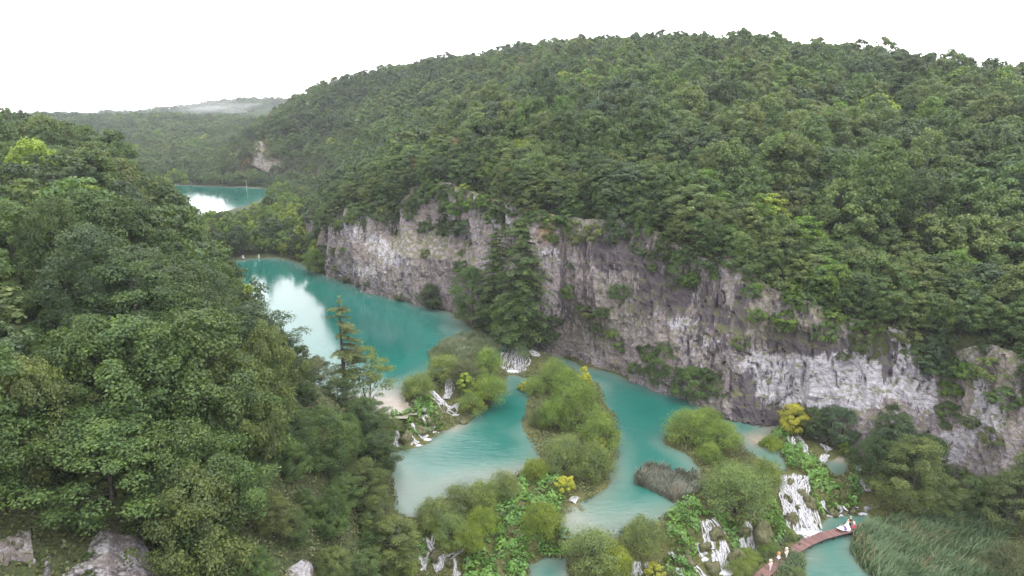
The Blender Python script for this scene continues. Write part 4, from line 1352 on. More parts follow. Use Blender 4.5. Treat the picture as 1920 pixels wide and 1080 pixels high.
# label, kit index, foot pixel, ground level, height, radius, colour
SINGLE = [
    ('large olive tree standing right of the butterbur bank, before the pale rock', 1, (1700, 962), 1.0, 14.0, 4.8, 'olive green', 'tree'),
    ('dark green tree in shade behind the butterbur bank', 0, (1632, 905), 2.6, 9.0, 3.8, 'dark green', 'tree'),
    ('dark blue green tree between butterbur bank and rock spur', 3, (1668, 880), 2.4, 11.5, 3.8, 'blue green', 'tree'),
    ('dark rounded tree just right of the yellow tree', 4, (1568, 832), 3.2, 8.0, 3.9, 'blue green', 'tree'),
    ('dark green tree squeezed between yellow tree and banded rock', 2, (1522, 820), 3.4, 6.5, 3.2, 'dark green', 'tree'),
    ('slim dark tree leaning on the foot of the stained pale rock', 3, (1660, 845), 2.6, 10.5, 3.0, 'dark green', 'tree'),
    ('olive tree behind the reed bed, left of the rock spur', 0, (1752, 962), 1.0, 7, 3.4, 'olive green', 'tree'),
    ('mid green tree under the rock spur, behind the reeds', 2, (1818, 962), 1.0, 6.5, 3.6, 'mid green', 'tree'),
    ('dark green tree in the gully left of the rock spur', 4, (1730, 915), 1.6, 10, 3.6, 'dark green', 'tree'),
    ('pale green tree at the right edge beside the reed bed', 1, (1890, 1000), 1.0, 11, 4.0, 'pale green', 'tree'),
    ('grey green tree at the right edge, above the pale one', 0, (1925, 985), 1.0, 13, 4.4, 'grey green', 'tree'),
    ('olive tree on rubble below the rock spur', 3, (1862, 955), 1.2, 6, 3.0, 'olive green', 'tree'),
    ('bright yellow tree at the cliff foot above the butterbur', 2, (1484, 812), 3.7, 6.4, 2.7, 'yellow', 'tree'),
    ('broad dark green tree hanging over the side channel under the cliff', 0, (1246, 728), 4.8, 11.5, 4.6, 'mid green', 'tree'),
    ('lower dark green tree at the channel edge, right of the broad one', 4, (1296, 748), 4.8, 8, 4.4, 'mid green', 'tree'),
    ('small dark tree by the channel where the rapid begins', 2, (1340, 756), 4.8, 7, 3.4, 'mid green', 'tree'),
    ('leafy green tree at the foot of the cliff firs, lakeside', 2, (886, 610), 9.2, 16, 5.6, 'mid green', 'tree'),
    ('bright green broadleaf tree below the taller fir', 0, (966, 640), 8.8, 14, 5.4, 'bright green', 'tree'),
    ('dark green tree right of the firs against the cliff', 4, (1014, 642), 8.4, 9, 3.6, 'dark green', 'tree'),
    ('low tree between the two firs over the reeds', 1, (925, 622), 9.2, 11, 4.2, 'dark green', 'tree'),
    ('round dark bush standing alone at the lake edge under the cliff', 4, (812, 578), 9.1, 7.6, 3.6, 'dark green', 'tree'),
    ('bright green tree leaning over the lake, left of the cliff end', 2, (592, 512), 9.2, 9, 4.0, 'bright green', 'tree'),
    ('dark green tree above the lake corner, left of the cliff end', 0, (606, 490), 10, 15, 5.0, 'dark green', 'tree'),
    ('olive tree low on the shore at the bottom, left of the black pool threads', 3, (740, 1060), 3.6, 8, 3.6, 'olive green', 'tree'),
    ('blue green tree over the left bank behind the leftmost basin falls', 0, (690, 845), 7, 6.5, 3.6, 'mid green', 'tree'),
    ('dark tree of the left bank straight above the pale basin corner', 1, (712, 905), 6, 8, 3.6, 'dark green', 'tree'),
    ('mid green tree beside the sandy beach, behind the tall bare trunk', 4, (676, 800), 9.0, 4.6, 2.8, 'mid green', 'tree'),
    ('dark tree below the lone bare trunk on the left bank', 0, (640, 815), 9.0, 4.6, 3.0, 'dark green', 'tree'),
    ('pale green tree left of the lone bare trunk, lake behind', 1, (596, 780), 9.5, 9.5, 3.8, 'grey green', 'tree'),
    ('olive bushy tree on the bank below the sandy beach', 2, (716, 822), 8.0, 5.0, 3.2, 'olive green', 'tree'),
    ('pale green broken tree next to the tall bare trunk', 3, (690, 768), 9.2, 13.5, 4.6, 'willow olive', 'tree'),
]
for lab, k, (a, b), z, h, r, colr, cat in SINGLE:
    p = at(a, b, z)
    kit = NEAR[k]
    if 'broken tree' in lab:
        m_, c_ = crown_mesh('crown', 901, 13, 4.6, 74, 130, .27, flat=.45, up=.7, spray=.8, base=.25)
        kit = (m_, trunk_mesh('trunk', 901, 13, c_, .16, 12, stems=2), 13, 4.6)
    plant_tree('broadleaf_tree' if cat == 'tree' else 'bush', kit, p, lab, cat, colr, h, r, random.uniform(0, 6))

# willows and other bushes: label, kit, foot pixel, level, height, radius, colour
BUSH = [
    ('olive willow at the far tip of the wooded island', 1, (1040, 728), 5.2, 6.5, 4.0, 'willow olive'),
    ('big green willow in the middle of the wooded island', 0, (1086, 800), 5.2, 9.5, 5.0, 'willow green'),
    ('green willow of the island overhanging the right channel', 2, (1122, 838), 5.0, 7.5, 4.4, 'willow green'),
    ('green willow on the basin side of the island', 1, (1040, 805), 5.2, 6.5, 3.8, 'willow green'),
    ('green willow behind the big one, on the island', 2, (1066, 752), 5.2, 7.5, 4.2, 'willow green'),
    ('olive willow at the near end of the wooded island', 0, (1062, 880), 5.3, 6.5, 4.2, 'olive grey'),
    ('brownish olive willow dipping into the channel at the island tip', 3, (1112, 890), 5.0, 5.5, 4.0, 'olive grey'),
    ('small olive willow over the narrow strait left of the island', 3, (1004, 742), 5.4, 4, 2.6, 'willow olive'),
    ('low olive bush at the basin edge of the island', 3, (1012, 800), 5.3, 3.4, 2.4, 'olive grey'),
    ('wide green willow island by the cliff pool, left half', 0, (1290, 828), 4.9, 6.6, 4.6, 'willow green'),
    ('wide green willow island by the cliff pool, right half', 2, (1350, 842), 4.9, 6.4, 4.2, 'willow green'),
    ('green willow top near the small rapid', 1, (1326, 806), 4.9, 5, 3.4, 'willow green'),
    ('bright bush at the near end of the willow island', 3, (1330, 862), 4.9, 3.6, 2.4, 'willow green'),
    ('large olive grey willow left of the broad cascade', 0, (1376, 948), 4.8, 7.4, 6.0, 'olive grey'),
    ('olive willow right behind the large olive grey one', 1, (1432, 915), 4.4, 5.6, 3.4, 'willow olive'),
    ('brown olive willow bush beside the pale shallows', 3, (1206, 1024), 4.7, 4.8, 3.2, 'olive grey'),
    ('broad olive willow at the bottom edge between pools', 1, (1108, 1058), 3.8, 5.6, 4.6, 'olive grey'),
    ('yellowish willow beside the broad olive one at the bottom', 3, (1150, 1068), 3.2, 4.2, 2.8, 'yellow green'),
    ('rounded yellow green bush left of the pale shallows', 3, (1016, 992), 4.9, 4.4, 3.2, 'yellow green'),
    ('small yellow green bush by the cliff pool sandbank', 3, (1446, 838), 3.8, 2.6, 2.1, 'yellow green'),
    ('olive willow between sandy beach and first fall', 1, (782, 742), 9.3, 5, 3.8, 'willow olive'),
    ('olive willow behind the narrow white fall', 0, (832, 706), 9.3, 5.4, 4.2, 'willow olive'),
    ('grey green willow above the slanting cascade', 2, (872, 716), 9.2, 5.6, 3.8, 'grey green'),
    ('bright green willow left of the reed fringe cascade', 0, (914, 700), 9.0, 6, 3.8, 'willow green'),
    ('dark olive willow overhanging the strait before the island', 1, (918, 752), 7.0, 6, 4.2, 'willow green'),
    ('olive bush right of the slanting cascade at the basin', 2, (884, 772), 6.2, 5, 3.2, 'willow olive'),
    ('brown olive bush at the top left of the lower thicket', 3, (818, 978), 5.4, 4.2, 3.2, 'olive grey'),
    ('olive bush on the thicket rim facing the basin', 1, (866, 958), 5.4, 4.6, 3.6, 'olive grey'),
    ('pale yellow olive bush on the thicket rim', 3, (905, 946), 5.4, 4, 3.0, 'willow olive'),
    ('feathery grey bush near the middle of the thicket rim', 0, (946, 928), 5.4, 4, 2.8, 'olive grey'),
    ('yellow green bush at the basin corner below the island', 3, (1004, 898), 5.4, 3.4, 2.4, 'yellow green'),
    ('dark olive bush behind the branching water threads', 1, (846, 1012), 4.9, 4.4, 3.0, 'olive grey'),
    ('ochre yellow bush over the branching water threads', 3, (880, 1020), 4.5, 3.6, 2.6, 'yellow green'),
    ('yellow olive bush in the middle of the thicket', 3, (905, 990), 5.0, 3.6, 2.6, 'yellow green'),
    ('dark mossy green bush at the bottom left by the threads', 2, (748, 1076), 3.2, 4, 3.2, 'willow olive'),
    ('small yellow bush at the stream mouth beside the left bank', 3, (812, 988), 5.2, 2.2, 1.6, 'yellow green'),
    ('pale grey willow at the bottom right corner', 0, (1892, 1078), .6, 5.5, 3.8, 'grey green'),
    ('low willow scrub along the boardwalk, under the curving fall', 3, (1404, 1052), .7, 1.8, 1.9, 'willow olive'),
    ('low olive scrub along the boardwalk, right below the slim fall', 3, (1438, 1034), .8, 1.5, 1.7, 'willow olive'),
    ('low grassy willow between boardwalk and broad cascade', 3, (1478, 1008), .8, 1.2, 1.3, 'olive grey'),
    ('olive scrub below the twin falls at the bottom edge', 3, (1386, 1070), .6, 1.8, 2.0, 'willow olive'),
    ('tussocky willow scrub beside the boardwalk, at the pool', 3, (1494, 1076), .4, 1.2, 1.6, 'olive grey'),
]
for lab, k, (a, b), z, h, r, colr in BUSH:
    p = at(a, b, z)
    plant_tree('willow_bush', WILLOW[k], p, lab, 'bush', colr, h, r, random.uniform(0, 6), 'willow bushes on the tufa barriers')
YB = [
    ('golden yellow bush above the strait, right of the slanting cascade', (906, 742), 7.5, 4.4, 2.5, 'yellow', 0),
    ('yellow green bush left of the golden one', (874, 742), 7.8, 4.2, 1.8, 'yellow green', 2),
    ('low yellow bush at the strait, below the golden one', (888, 764), 6.4, 2.6, 1.7, 'yellow', 1),
    ('yellow sprays on the left tip of the island', (984, 730), 5.6, 2.4, 1.6, 'yellow', 1),
    ('yellow topped shrub on the far crown of the island', (1094, 742), 5.2, 7.0, 1.8, 'yellow', 2),
    ('yellow shrub on the channel side of the island, middle', (1128, 812), 5, 4.6, 1.8, 'yellow', 0),
    ('yellow shrub on the channel side of the island, lower', (1120, 850), 5, 3.2, 1.7, 'yellow', 3),
    ('yellow green shrub at the near foot of the island', (1060, 916), 5.3, 2.8, 1.6, 'yellow', 1),
    ('small yellow shrub above the little brown pool', (1582, 852), 3.0, 3.2, 1.0, 'yellow green', 2),
    ('yellow shrub by the shaded trickle on the right bank', (1640, 912), 2.2, 2.0, 1.5, 'yellow green', 1),
    ('yellow sprays at the bottom edge by the ragged curtain', (1226, 1078), 2.4, 1.8, 1.5, 'yellow', 3),
    ('yellow green bush against banded rock where the cliff pool starts', (1338, 752), 4.6, 2.2, 1.2, 'yellow green', 1),
]
for lab, (a, b), z, h, r, colr, k in YB:
    plant_tree('yellow_bush', SHRUB[k], at(a, b, z), lab, 'bush', colr, h, r, random.uniform(0, 6), 'yellow bushes on the tufa barriers')

# conifers
def fir(label, seed, px, py, z, H, R, colr, nwh=34, **kw):
    p = at(px, py, z)
    m, tm, h, r = conifer(seed, H, R, nwh, **kw)
    return plant_tree('fir_tree', (m, tm, h, r), p, label, 'fir tree', colr, h, r, 0)
fir('taller dark fir in front of the cliff above the white cascade', 601, 978, 644, 8.8, 32, 9.5, 'mid green', 52, size=.5, base=.03, dens=2.2, ragged=.55, shape=.62)
fir('shorter brownish fir left of the taller one before the cliff', 602, 932, 622, 9.2, 28, 7.5, 'mid green', 46, size=.46, base=.03, dens=1.9, ragged=.55, shape=.6)
fir('lone tall tree with a bare dark trunk beside the sandy beach', 603, 650, 775, 9.2, 24.0, 6.6, 'pale green', 18, size=.38, base=.26, one_side=.5, ragged=.75, dens=2.4, flatn=1.1, shape=.65)
fir('tall thin pine with bare lower trunk on the far barrier', 604, 500, 462, 11.5, 17, 2.6, 'olive green', 12, size=.45, base=.48, ragged=.5, dens=.5)
fir('slender pine on the far barrier near the left wood', 605, 404, 470, 11, 13, 2.0, 'olive green', 12, size=.42, base=.35, ragged=.5, dens=.5)

# shrubs rooted in the long cliff
CS = [('leafy tree on the cliff shoulder left of the upper brown rock', 738, 380, 4.0, 'mid green'), ('dark leafy tree on the cliff shoulder, second from far end', 712, 392, 3.6, 'dark green'), ('leafy tree crowning the far cliff end', 668, 392, 3.6, 'mid green'), ('dark tree hiding the top of the far cliff end', 640, 392, 3.4, 'dark green'), ('bushy tree between far cliff end and upper brown rock', 752, 362, 3.4, 'olive green'), ('leafy shrub curtain at the cliff end over the lake corner', 598, 412, 3.6, 'mid green'), ('second leafy shrub of the cliff end curtain, lower', 594, 448, 3.6, 'dark green'), ('dark bush on the ledge right of the double pale patch', 838, 430, 3.6, 'dark green'), ('dark bush on the cliff ledge, middle of three', 858, 428, 3.8, 'dark green'), ('dark bush at the right end of the cliff ledge', 876, 425, 3.4, 'blue green'), ('dark bush at the left end of the cliff ledge', 800, 425, 3.2, 'dark green'), ('green bush hanging over the pale face near the far cliff end', 728, 412, 3.0, 'dark green'),
      ('small bush over the pale face at the far cliff end', 690, 385, 2.6, 'mid green'), ('thin green shrub midway down the far part of the cliff', 798, 475, 1.8, 'olive green'), ('yellow green shrub high on the brown upper rock', 868, 352, 2.2, 'yellow green'), ('shrub in the cleft of the upper brown rock', 838, 365, 2.0, 'mid green'), ('light green shrub left of the firs', 868, 500, 2.8, 'mid green'),
      ('dark green shrub right of the firs, higher of two', 1070, 545, 2.6, 'mid green'), ('round green shrub midway on the dark streaked rock', 1164, 545, 2.8, 'mid green'), ('grassy shrub under the round one on dark rock', 1098, 585, 2.2, 'olive green'), ('shrub on the slanting ledge below the dark rock', 1130, 585, 2.0, 'mid green'), ('low shrub on the slanting ledge right of the firs', 1040, 600, 2.4, 'dark green'), ('bright shrub low on the cliff above the side channel', 1162, 650, 1.9, 'bright green'),
      ('bright shrub above the other on the lower cliff', 1148, 622, 1.8, 'bright green'), ('dark shrub at the cliff foot by the channel start', 1030, 630, 2.6, 'dark green'), ('large dark bush hanging from the rim at the cliff corner', 1328, 482, 3.6, 'dark green'), ('green bush on the rim left of the cliff corner', 1300, 462, 2.6, 'mid green'), ('tuft in the corner crack of the cliff, higher', 1412, 545, 2.2, 'mid green'), ('tuft in the corner crack of the cliff, middle', 1420, 590, 2.0, 'bright green'),
      ('tuft in the corner crack of the cliff, lower', 1384, 640, 2.0, 'olive green'), ('green shrub at the left rim of the banded rock', 1472, 610, 1.8, 'bright green'), ('grass tuft midway on the banded rock', 1578, 668, 1.4, 'olive green'), ('shrub on the rim of the stained rock', 1640, 608, 2.0, 'bright green'), ('dark shrub hanging on the stained rock, right side', 1728, 650, 2.4, 'mid green'), ('green shrub in the gully, upper', 1790, 690, 3.0, 'mid green'), ('green shrub in the gully, middle', 1782, 730, 2.6, 'bright green'),
      ('green shrub in the gully, lower', 1774, 770, 2.6, 'mid green'), ('pale shrub on top of the rock spur', 1862, 690, 3.0, 'pale green'), ('shrub on the right flank of the rock spur', 1890, 745, 2.8, 'mid green'), ('shrub on the right flank of the rock spur, lower', 1862, 815, 2.2, 'olive green'), ('small shrub midway on the rock spur', 1820, 790, 1.6, 'olive green'), ('fallen shrub at the cliff foot by the far lake corner', 690, 530, 1.6, 'olive green'), ('grassy shrub along the cliff foot at the lake', 752, 556, 1.8, 'olive green'),
      ('bush left of the sunlit pale face at the cliff end', 626, 470, 1.8, 'olive green'), ('bush at the far upper end of the cliff', 610, 420, 3.4, 'mid green'), ('dark bush low at the far cliff end', 606, 470, 3.6, 'dark green'), ('shrub above the ochre stain', 1010, 402, 2.4, 'mid green'), ('tall shrub above the pale patch by the fir tops', 905, 380, 2.6, 'mid green'), ('shrub on the upper brown rock, left', 752, 345, 3.0, 'mid green'), ('shrub on the upper brown rock, far left', 712, 350, 3.0, 'mid green'),
      ('dark shrub above channel in the cliff hollow', 1215, 660, 2.6, 'dark green'), ('shrub at the cliff hollow, lower left', 1190, 690, 2.0, 'mid green'), ('shrub at the corner foot above the rapid', 1322, 700, 2.2, 'dark green')]
for lab, a, b, r, colr in CS:
    p = on_cliff(a, b)
    k = random.randrange(4)
    plant_tree('cliff_shrub', SHRUB[k], p - np.array([0, 0, r * .6]), lab.replace('sunlit ', ''), 'shrub', colr, r * 1.3, r, random.uniform(0, 6), 'shrubs growing on the long cliff', .2, (0, 0))

# shrubs hanging over the rim and rooted in cracks of the long cliff
rgc = np.random.default_rng(41)
n_c, n_v = CL.shape[:2]
spots = {}
tries = 0
taken = []
while len(taken) < 120 and tries < 4000:
    tries += 1
    hang = rgc.uniform() < .72
    i = int(rgc.integers(4, n_c - 4))
    j = int(n_v * (rgc.uniform(.82, .99) if hang else rgc.uniform(.08, .8)))
    p = CL[i, j]
    a, b, d_ = proj(p)
    if hang and a > 1060 and rgc.uniform() < .5:
        continue
    if a > 1930 or d_ < 20 or (not hang and vnoise(p[0] / 9, p[1] / 9, p[2] / 9, 3) < .05):
        continue
    if (not hang) and float(blobs(np.array(a), np.array(b), PALE)) > .3:
        continue
    if any(np.linalg.norm(p - q) < (2.6 if hang else 3.5) for q in taken):
        continue
    taken.append(p)
    sec = 'far end' if a < 700 else 'upper brown rock' if a < 900 else 'firs' if a < 1060 else 'dark streaked rock' if a < 1280 else 'cliff corner' if a < 1460 else 'banded pale rock' if a < 1640 else 'stained pale rock' if a < 1770 else 'rock spur'
    colr = ['dark green', 'mid green', 'mid green', 'bright green', 'olive green'][int(rgc.integers(0, 5))]
    spots.setdefault((hang, sec, colr), []).append((a, p, rgc.uniform(1.6, 3.4) * (.8 if a > 1060 else 1) if hang else rgc.uniform(.8, 1.6)))
for (hang, sec, colr), lst in spots.items():
    lst.sort(key=lambda q: q[0])
    for k, (a, p, r) in enumerate(lst):
        lab = (f'{colr} shrub over the cliff rim at the {sec}' if hang else f'small {colr} shrub in the cliff at the {sec}') + (f', {ORD[k]}' if len(lst) > 1 else '')
        plant_tree('cliff_shrub', SHRUB[int(rgc.integers(0, 4))], p - np.array([0, 0, r * .7]), lab, 'shrub', colr, r * 1.5, r, rgc.uniform(0, 6), 'shrubs growing on the long cliff', .2)

ww_ = ['left of', 'just left of', 'in the cleft of', 'just right of', 'right of', 'below']
for k, (a, b) in enumerate([(96, 1030), (118, 1000), (164, 1046), (250, 990), (300, 1050), (164, 1080)]):
    p = hit(a, b)
    j = int(np.argmin((proj(NEARCL.reshape(-1, 3))[0] - a) ** 2 + (proj(NEARCL.reshape(-1, 3))[1] - b) ** 2))
    p = NEARCL.reshape(-1, 3)[j]
    plant_tree('cliff_shrub', SHRUB[k % 4], p - np.array([0, 0, .8]), f'leafy shrub {ww_[k]} the grey rock face at the bottom left', 'shrub', ['mid green', 'olive green', 'dark green'][k % 3], 1.3, .75, k, 'shrubs on the bottom left rock', .1)

# bare dead trunks
def snag(label, px, py, z, H, r=.12, pale=True, lean=.04):
    p = at(px, py, z)
    if p is None:
        return
    mb = MB()
    mb.tube([[0, 0, -1.5], [lean * H * .4, .05, H * .45], [lean * H, -.05, H]], [r, r * .75, r * .3], 6)
    for k in range(5):
        a = random.uniform(0, 6.28); h = H * random.uniform(.45, .9); l = random.uniform(.5, 1.3)
        mb.tube([[lean * h, 0, h], [lean * h + math.cos(a) * l, math.sin(a) * l, h + .5]], [r * .3, r * .1], 4)
    o = obj('dead_tree', mb.build('dead_tree', [M_PALE_BARK if pale else M_BARK]), None, p)
    tag(o, label, 'dead tree')
snag('pale drowned trunk rising from the far lake', 463, 360, 13.6, 8, .11)
for lab, a, b, h in [('tall pale bare trunk on the hillside, left of a shorter one', 822, 202, 17), ('shorter pale bare trunk beside the tall one on the hillside', 840, 192, 14), ('pale bare trunk above the far cliff rim', 890, 285, 14), ('pale bare trunk in the middle of the hill wood', 1116, 268, 17),
                    ('thin bare trunk near the dark gap high on the hill', 1126, 128, 15)]:
    snag(lab, a, b, None, h, .10)
# fallen branch in the cliff pool
mb = MB()
a, b = P(1422, 801, 3.75), P(1450, 793, 3.9)
mb.tube([a, a * .55 + b * .45 + np.array([0, 0, .05]), b], [.07, .13, .18], 6)
mb.tube([a * .4 + b * .6, a * .3 + b * .7 + np.array([.3, .8, .5])], [.06, .02], 4)
tag(obj('fallen_branch', mb.build('fallen_branch', [M_BARK])), 'dark fallen branch lying in the cliff pool near the yellow tree', 'branch')

# ------------------------------------------------------------------ cascades
def resample(pts, step):
    L = np.r_[0, np.cumsum(np.linalg.norm(np.diff(pts[:, :3], axis=0), axis=1))]
    n = max(4, int(L[-1] / step))
    s = np.linspace(0, L[-1], n)
    out = np.stack([np.interp(s, L, pts[:, k]) for k in range(pts.shape[1])], 1)
    for _ in range(3):
        out[1:-1] = (out[:-2] + out[1:-1] * 2 + out[2:]) / 4
    return out, s

def stream(mb, st, seed, acc):
    """one arm of a fall: many narrow strands side by side, joining and parting as they drop"""
    rng = np.random.default_rng(seed + 900)
    pts = np.array([[*P(a, b, z), w] for a, b, z, w in st])
    c, s = resample(pts, .22)
    n, k = len(c), 7
    t = np.gradient(c[:, :2], axis=0)
    t /= np.linalg.norm(t, axis=1)[:, None] + 1e-9
    nr = np.stack([t[:, 1], -t[:, 0]], 1)
    u = np.linspace(-1, 1, k)
    wmax = c[:, 3].max()
    ns = max(4, int(round(wmax / (.13 if wmax < 2.3 else .2))))
    for q in range(ns):
        f = (q + rng.uniform(.1, .9)) / ns * 2 - 1
        a0 = 0 if rng.uniform() < .6 else int(rng.uniform(0, .5) * n)
        a1 = n if rng.uniform() < .7 else int(rng.uniform(.55, 1.0) * n)
        if a1 - a0 < 4:
            continue
        sl = slice(a0, a1)
        off = f * c[sl, 3] * .58 + .16 * fbm(s[sl] / .9, seed * 3.3 + q * 1.7, 0, 2, 5) + .10 * np.sin(s[sl] * 1.3 + q)
        w = rng.uniform(.12, .30) * (1 + .5 * fbm(s[sl] / .8, q * 2.2, seed, 2, 9)) * np.where(s[sl] > s[-1] - .7, 1.5, 1)
        xy = c[sl, None, :2] + nr[sl, None, :] * (off[:, None] + u[None, :] * w[:, None])[..., None]
        g = hz(xy[..., 0], xy[..., 1])
        z = np.clip(c[sl, None, 2] + 0 * g - .05, g + .06, g + 1.4)
        z = np.maximum(z, c[sl, None, 2] - .6) + .10 * (1 - u[None, :] ** 2) + .16 * fbm(xy[..., 0] / .9, xy[..., 1] / .9, s[sl, None] / 1.2, 2, seed) + rng.uniform(0, .06)
        m = a1 - a0
        mb.add(np.concatenate([xy, z[..., None]], 2).reshape(-1, 3), grid_faces(m, k)[:, ::-1])
        acc['u'].append(np.repeat(s[sl], k) + seed * 7 + q)
        acc['w'].append((off[:, None] + u[None, :] * w[:, None]).ravel() + seed * 5)
        e = (1 - np.abs(u) ** 2)[None, :] * np.minimum(1, np.minimum(s[sl] - s[a0], s[a1 - 1] - s[sl] + .3) / .4 + .25)[:, None]
        acc['edge'].append((1.15 * e).ravel())

def splash(p, rx, ry, seed):
    n, k = 9, 26
    r = np.linspace(0, 1, n)
    a = np.linspace(0, 2 * math.pi, k, endpoint=False)
    rr = r[:, None] * (1 + .22 * fbm(np.cos(a)[None, :] * 1.5, np.sin(a)[None, :] * 1.5, seed, 2, 3))
    v = np.stack([p[0] + rx * rr * np.cos(a), p[1] + ry * rr * np.sin(a), p[2] + .05 + .22 * (1 - r[:, None]) * (1 + .6 * fbm(rr * 3 * np.cos(a), rr * 3 * np.sin(a), seed, 3, 4)) + 0 * rr], -1).reshape(-1, 3)
    i, j = np.meshgrid(np.arange(n - 1), np.arange(k), indexing='ij')
    i, j = i.ravel(), j.ravel()
    q = np.c_[i * k + j, (i + 1) * k + j, (i + 1) * k + (j + 1) % k, i * k + (j + 1) % k]
    me = new_mesh('foam', v, q, [M_FOAM])
    fattr(me, 'edge', np.repeat(1 - r ** 1.5, k))
    return me

for q, (lab, strips, foam) in enumerate(FALLS):
    mb, acc = MB(), {'u': [], 'w': [], 'edge': []}
    for k, st in enumerate(strips):
        stream(mb, st, q * 3 + k, acc)
    me = mb.build('waterfall', [M_FALL])
    for kk in acc:
        fattr(me, kk, np.concatenate(acc[kk]))
    o = tag(obj('waterfall', me), lab, 'waterfall', 'waterfalls and riffles over the tufa barriers')
    if foam:
        a, b, z, rx, ry = foam
        obj('foam', splash(P(a, b, z), rx, ry, q), o)

# ------------------------------------------------------------------ mossy tufa humps
def hump_mesh(seed, k=18, n=11):
    a = np.linspace(0, 2 * math.pi, k, endpoint=False)
    ph = np.linspace(-.45, math.pi / 2, n)
    x = np.cos(ph)[:, None] * np.cos(a)
    y = np.cos(ph)[:, None] * np.sin(a)
    z = np.sin(ph)[:, None] + 0 * x
    d = 1 + .46 * fbm(x * 1.7, y * 1.7, z * 1.7 + seed, 4, seed) + .06 * fbm(x * 6, y * 6, z * 6, 2, seed + 3)
    v = np.stack([x * d, y * d, z * d], -1).reshape(-1, 3)
    i, j = np.meshgrid(np.arange(n - 1), np.arange(k), indexing='ij')
    i, j = i.ravel(), j.ravel()
    return new_mesh('tufa_hump', v, np.c_[i * k + j, i * k + (j + 1) % k, (i + 1) * k + (j + 1) % k, (i + 1) * k + j], [M_MOSS])
HUMPS = [hump_mesh(i) for i in range(5)]
HM = [('mossy hump between the two slanting thin falls of the basin', 788, 808, 6.6, 1.2, 1.3), ('mossy hump beside the longest thin fall of the basin', 803, 790, 7.4, 1.0, 1.3), ('dark hump left of the leftmost basin fan', 762, 822, 6.4, 1.2, 1.5), ('wet hump in the middle of the slanting cascade', 830, 772, 6.0, .8, .8), ('low stony tongue at the foot of the slanting cascade', 868, 785, 5.6, 2.0, .45),
      ('brown hump standing in the broad cascade, upper left', 1481, 908, 3.0, .7, 1.0), ('brown hump splitting the broad cascade in the middle', 1503, 925, 2.7, .8, 1.1), ('brown hump on the left rim of the broad cascade', 1478, 938, 2.1, .8, 1.0), ('small dark hump low in the broad cascade', 1496, 952, 1.6, .5, .6), ('mossy bank on the right rim of the broad cascade', 1516, 944, 2.0, 1.0, 1.6),
      ('rusty brown hump at the lower left of the broad cascade', 1484, 972, 1.0, 1.1, 1.3), ('mossy hump between the small falls of the lower pool', 1564, 954, 1.2, .9, 1.1), ('round hump under the small forked fall', 1583, 956, .8, .7, .9), ('mossy hump right of the small forked fall', 1600, 952, 1.0, .8, .9),
      ('big round mossy hump beside the curving fall', 1428, 1008, 1.9, 1.7, 2.3), ('mossy hump left of the curving fall', 1397, 1000, 2.4, .9, 1.2), ('mossy hump on top of the slim fall', 1424, 980, 3.4, 1.0, .9), ('mossy hump between the stepped fall branches', 1342, 1004, 2.9, 1.3, 1.2), ('round hump encircled by the short side fall', 1322, 1030, 1.8, .9, 1.1),
      ('rounded hump above the winding stream', 1291, 1050, 1.6, .9, .9), ('mossy hump right of the twin falls', 1378, 1046, 1.2, 1.3, 1.6), ('brown mossy hump left of the twin falls', 1336, 1066, .7, 1.2, 1.3), ('brown moss mound inside the left loop of water threads', 815, 1054, 1.8, .9, .8), ('dark moss mound inside the right loop of water threads', 842, 1064, 1.6, .7, .8),
      ('brown moss mound below the small thread fan', 795, 1050, 1.9, .5, .7), ('pale stone ledge by the trickle at the island foot', 1082, 950, 4.5, 1.6, .4), ('pale stone shelf reaching into the shallows below the island', 1066, 962, 4.4, 1.5, .35), ('dark block in the shaded trickle on the right bank', 1606, 890, 2.5, .8, .8)]
for lab, a, b, z, r, hgt in HM:
    p = P(a, b, z)
    p[2] = max(hz(p[0], p[1]), z - 1.0) - .1
    o = obj('tufa_hump', HUMPS[random.randrange(5)], None, p)
    o.scale = (r * random.uniform(.9, 1.15), r * random.uniform(.8, 1.0), hgt)
    o.rotation_euler = (0, 0, random.uniform(0, 6))
    tag(o, lab, 'rock', 'mossy tufa humps by the falls')

# ------------------------------------------------------------------ carpets of plants (uncountable)
def leaf_stuff_mat(name, cols, rough=.5, tr=.2):
    t = NT(name)
    r = t.n('ShaderNodeNewGeometry').outputs['Random Per Island']
    big = t.noise(.28, 4)
    f = t.math('ADD', t.math('MULTIPLY', r, .65), t.math('MULTIPLY_ADD', big, 2.0, -.82), clamp=True)
    c = t.ramp(f, [(i / (len(cols) - 1), k) for i, k in enumerate(cols)])
    b = t.bsdf(c, rough, .35)
    ts = t.n('ShaderNodeBsdfTranslucent')
    t.link(t.mix(1.0, c, (1.2, 1.25, .6), 'MULTIPLY'), ts.inputs['Color'])
    mx = t.n('ShaderNodeMixShader')
    mx.inputs[0].default_value = tr
    t.link(b, mx.inputs[1]); t.link(ts.outputs[0], mx.inputs[2])
    return t.done(mx.outputs[0])
M_BUTTER = leaf_stuff_mat('butterbur_leaf', [(.030, .075, .016), (.058, .135, .022), (.080, .170, .026), (.115, .195, .03)])
M_UNDER = leaf_stuff_mat('undergrowth_leaf', [(.032, .045, .016), (.055, .07, .022), (.085, .085, .032), (.06, .095, .025), (.10, .095, .045)])
M_REED = leaf_stuff_mat('reed_blade', [(.115, .098, .052), (.078, .112, .045), (.062, .108, .045), (.055, .096, .046), (.088, .130, .060)], .6, .15)
M_REEDB = leaf_stuff_mat('dry_reed_blade', [(.135, .105, .078), (.098, .092, .066), (.090, .105, .076), (.125, .132, .105), (.085, .10, .074)], .7, .1)
M_REEDP = leaf_stuff_mat('lake_reed_blade', [(.10, .10, .045), (.085, .115, .05), (.10, .125, .065), (.11, .125, .07)], .6, .15)

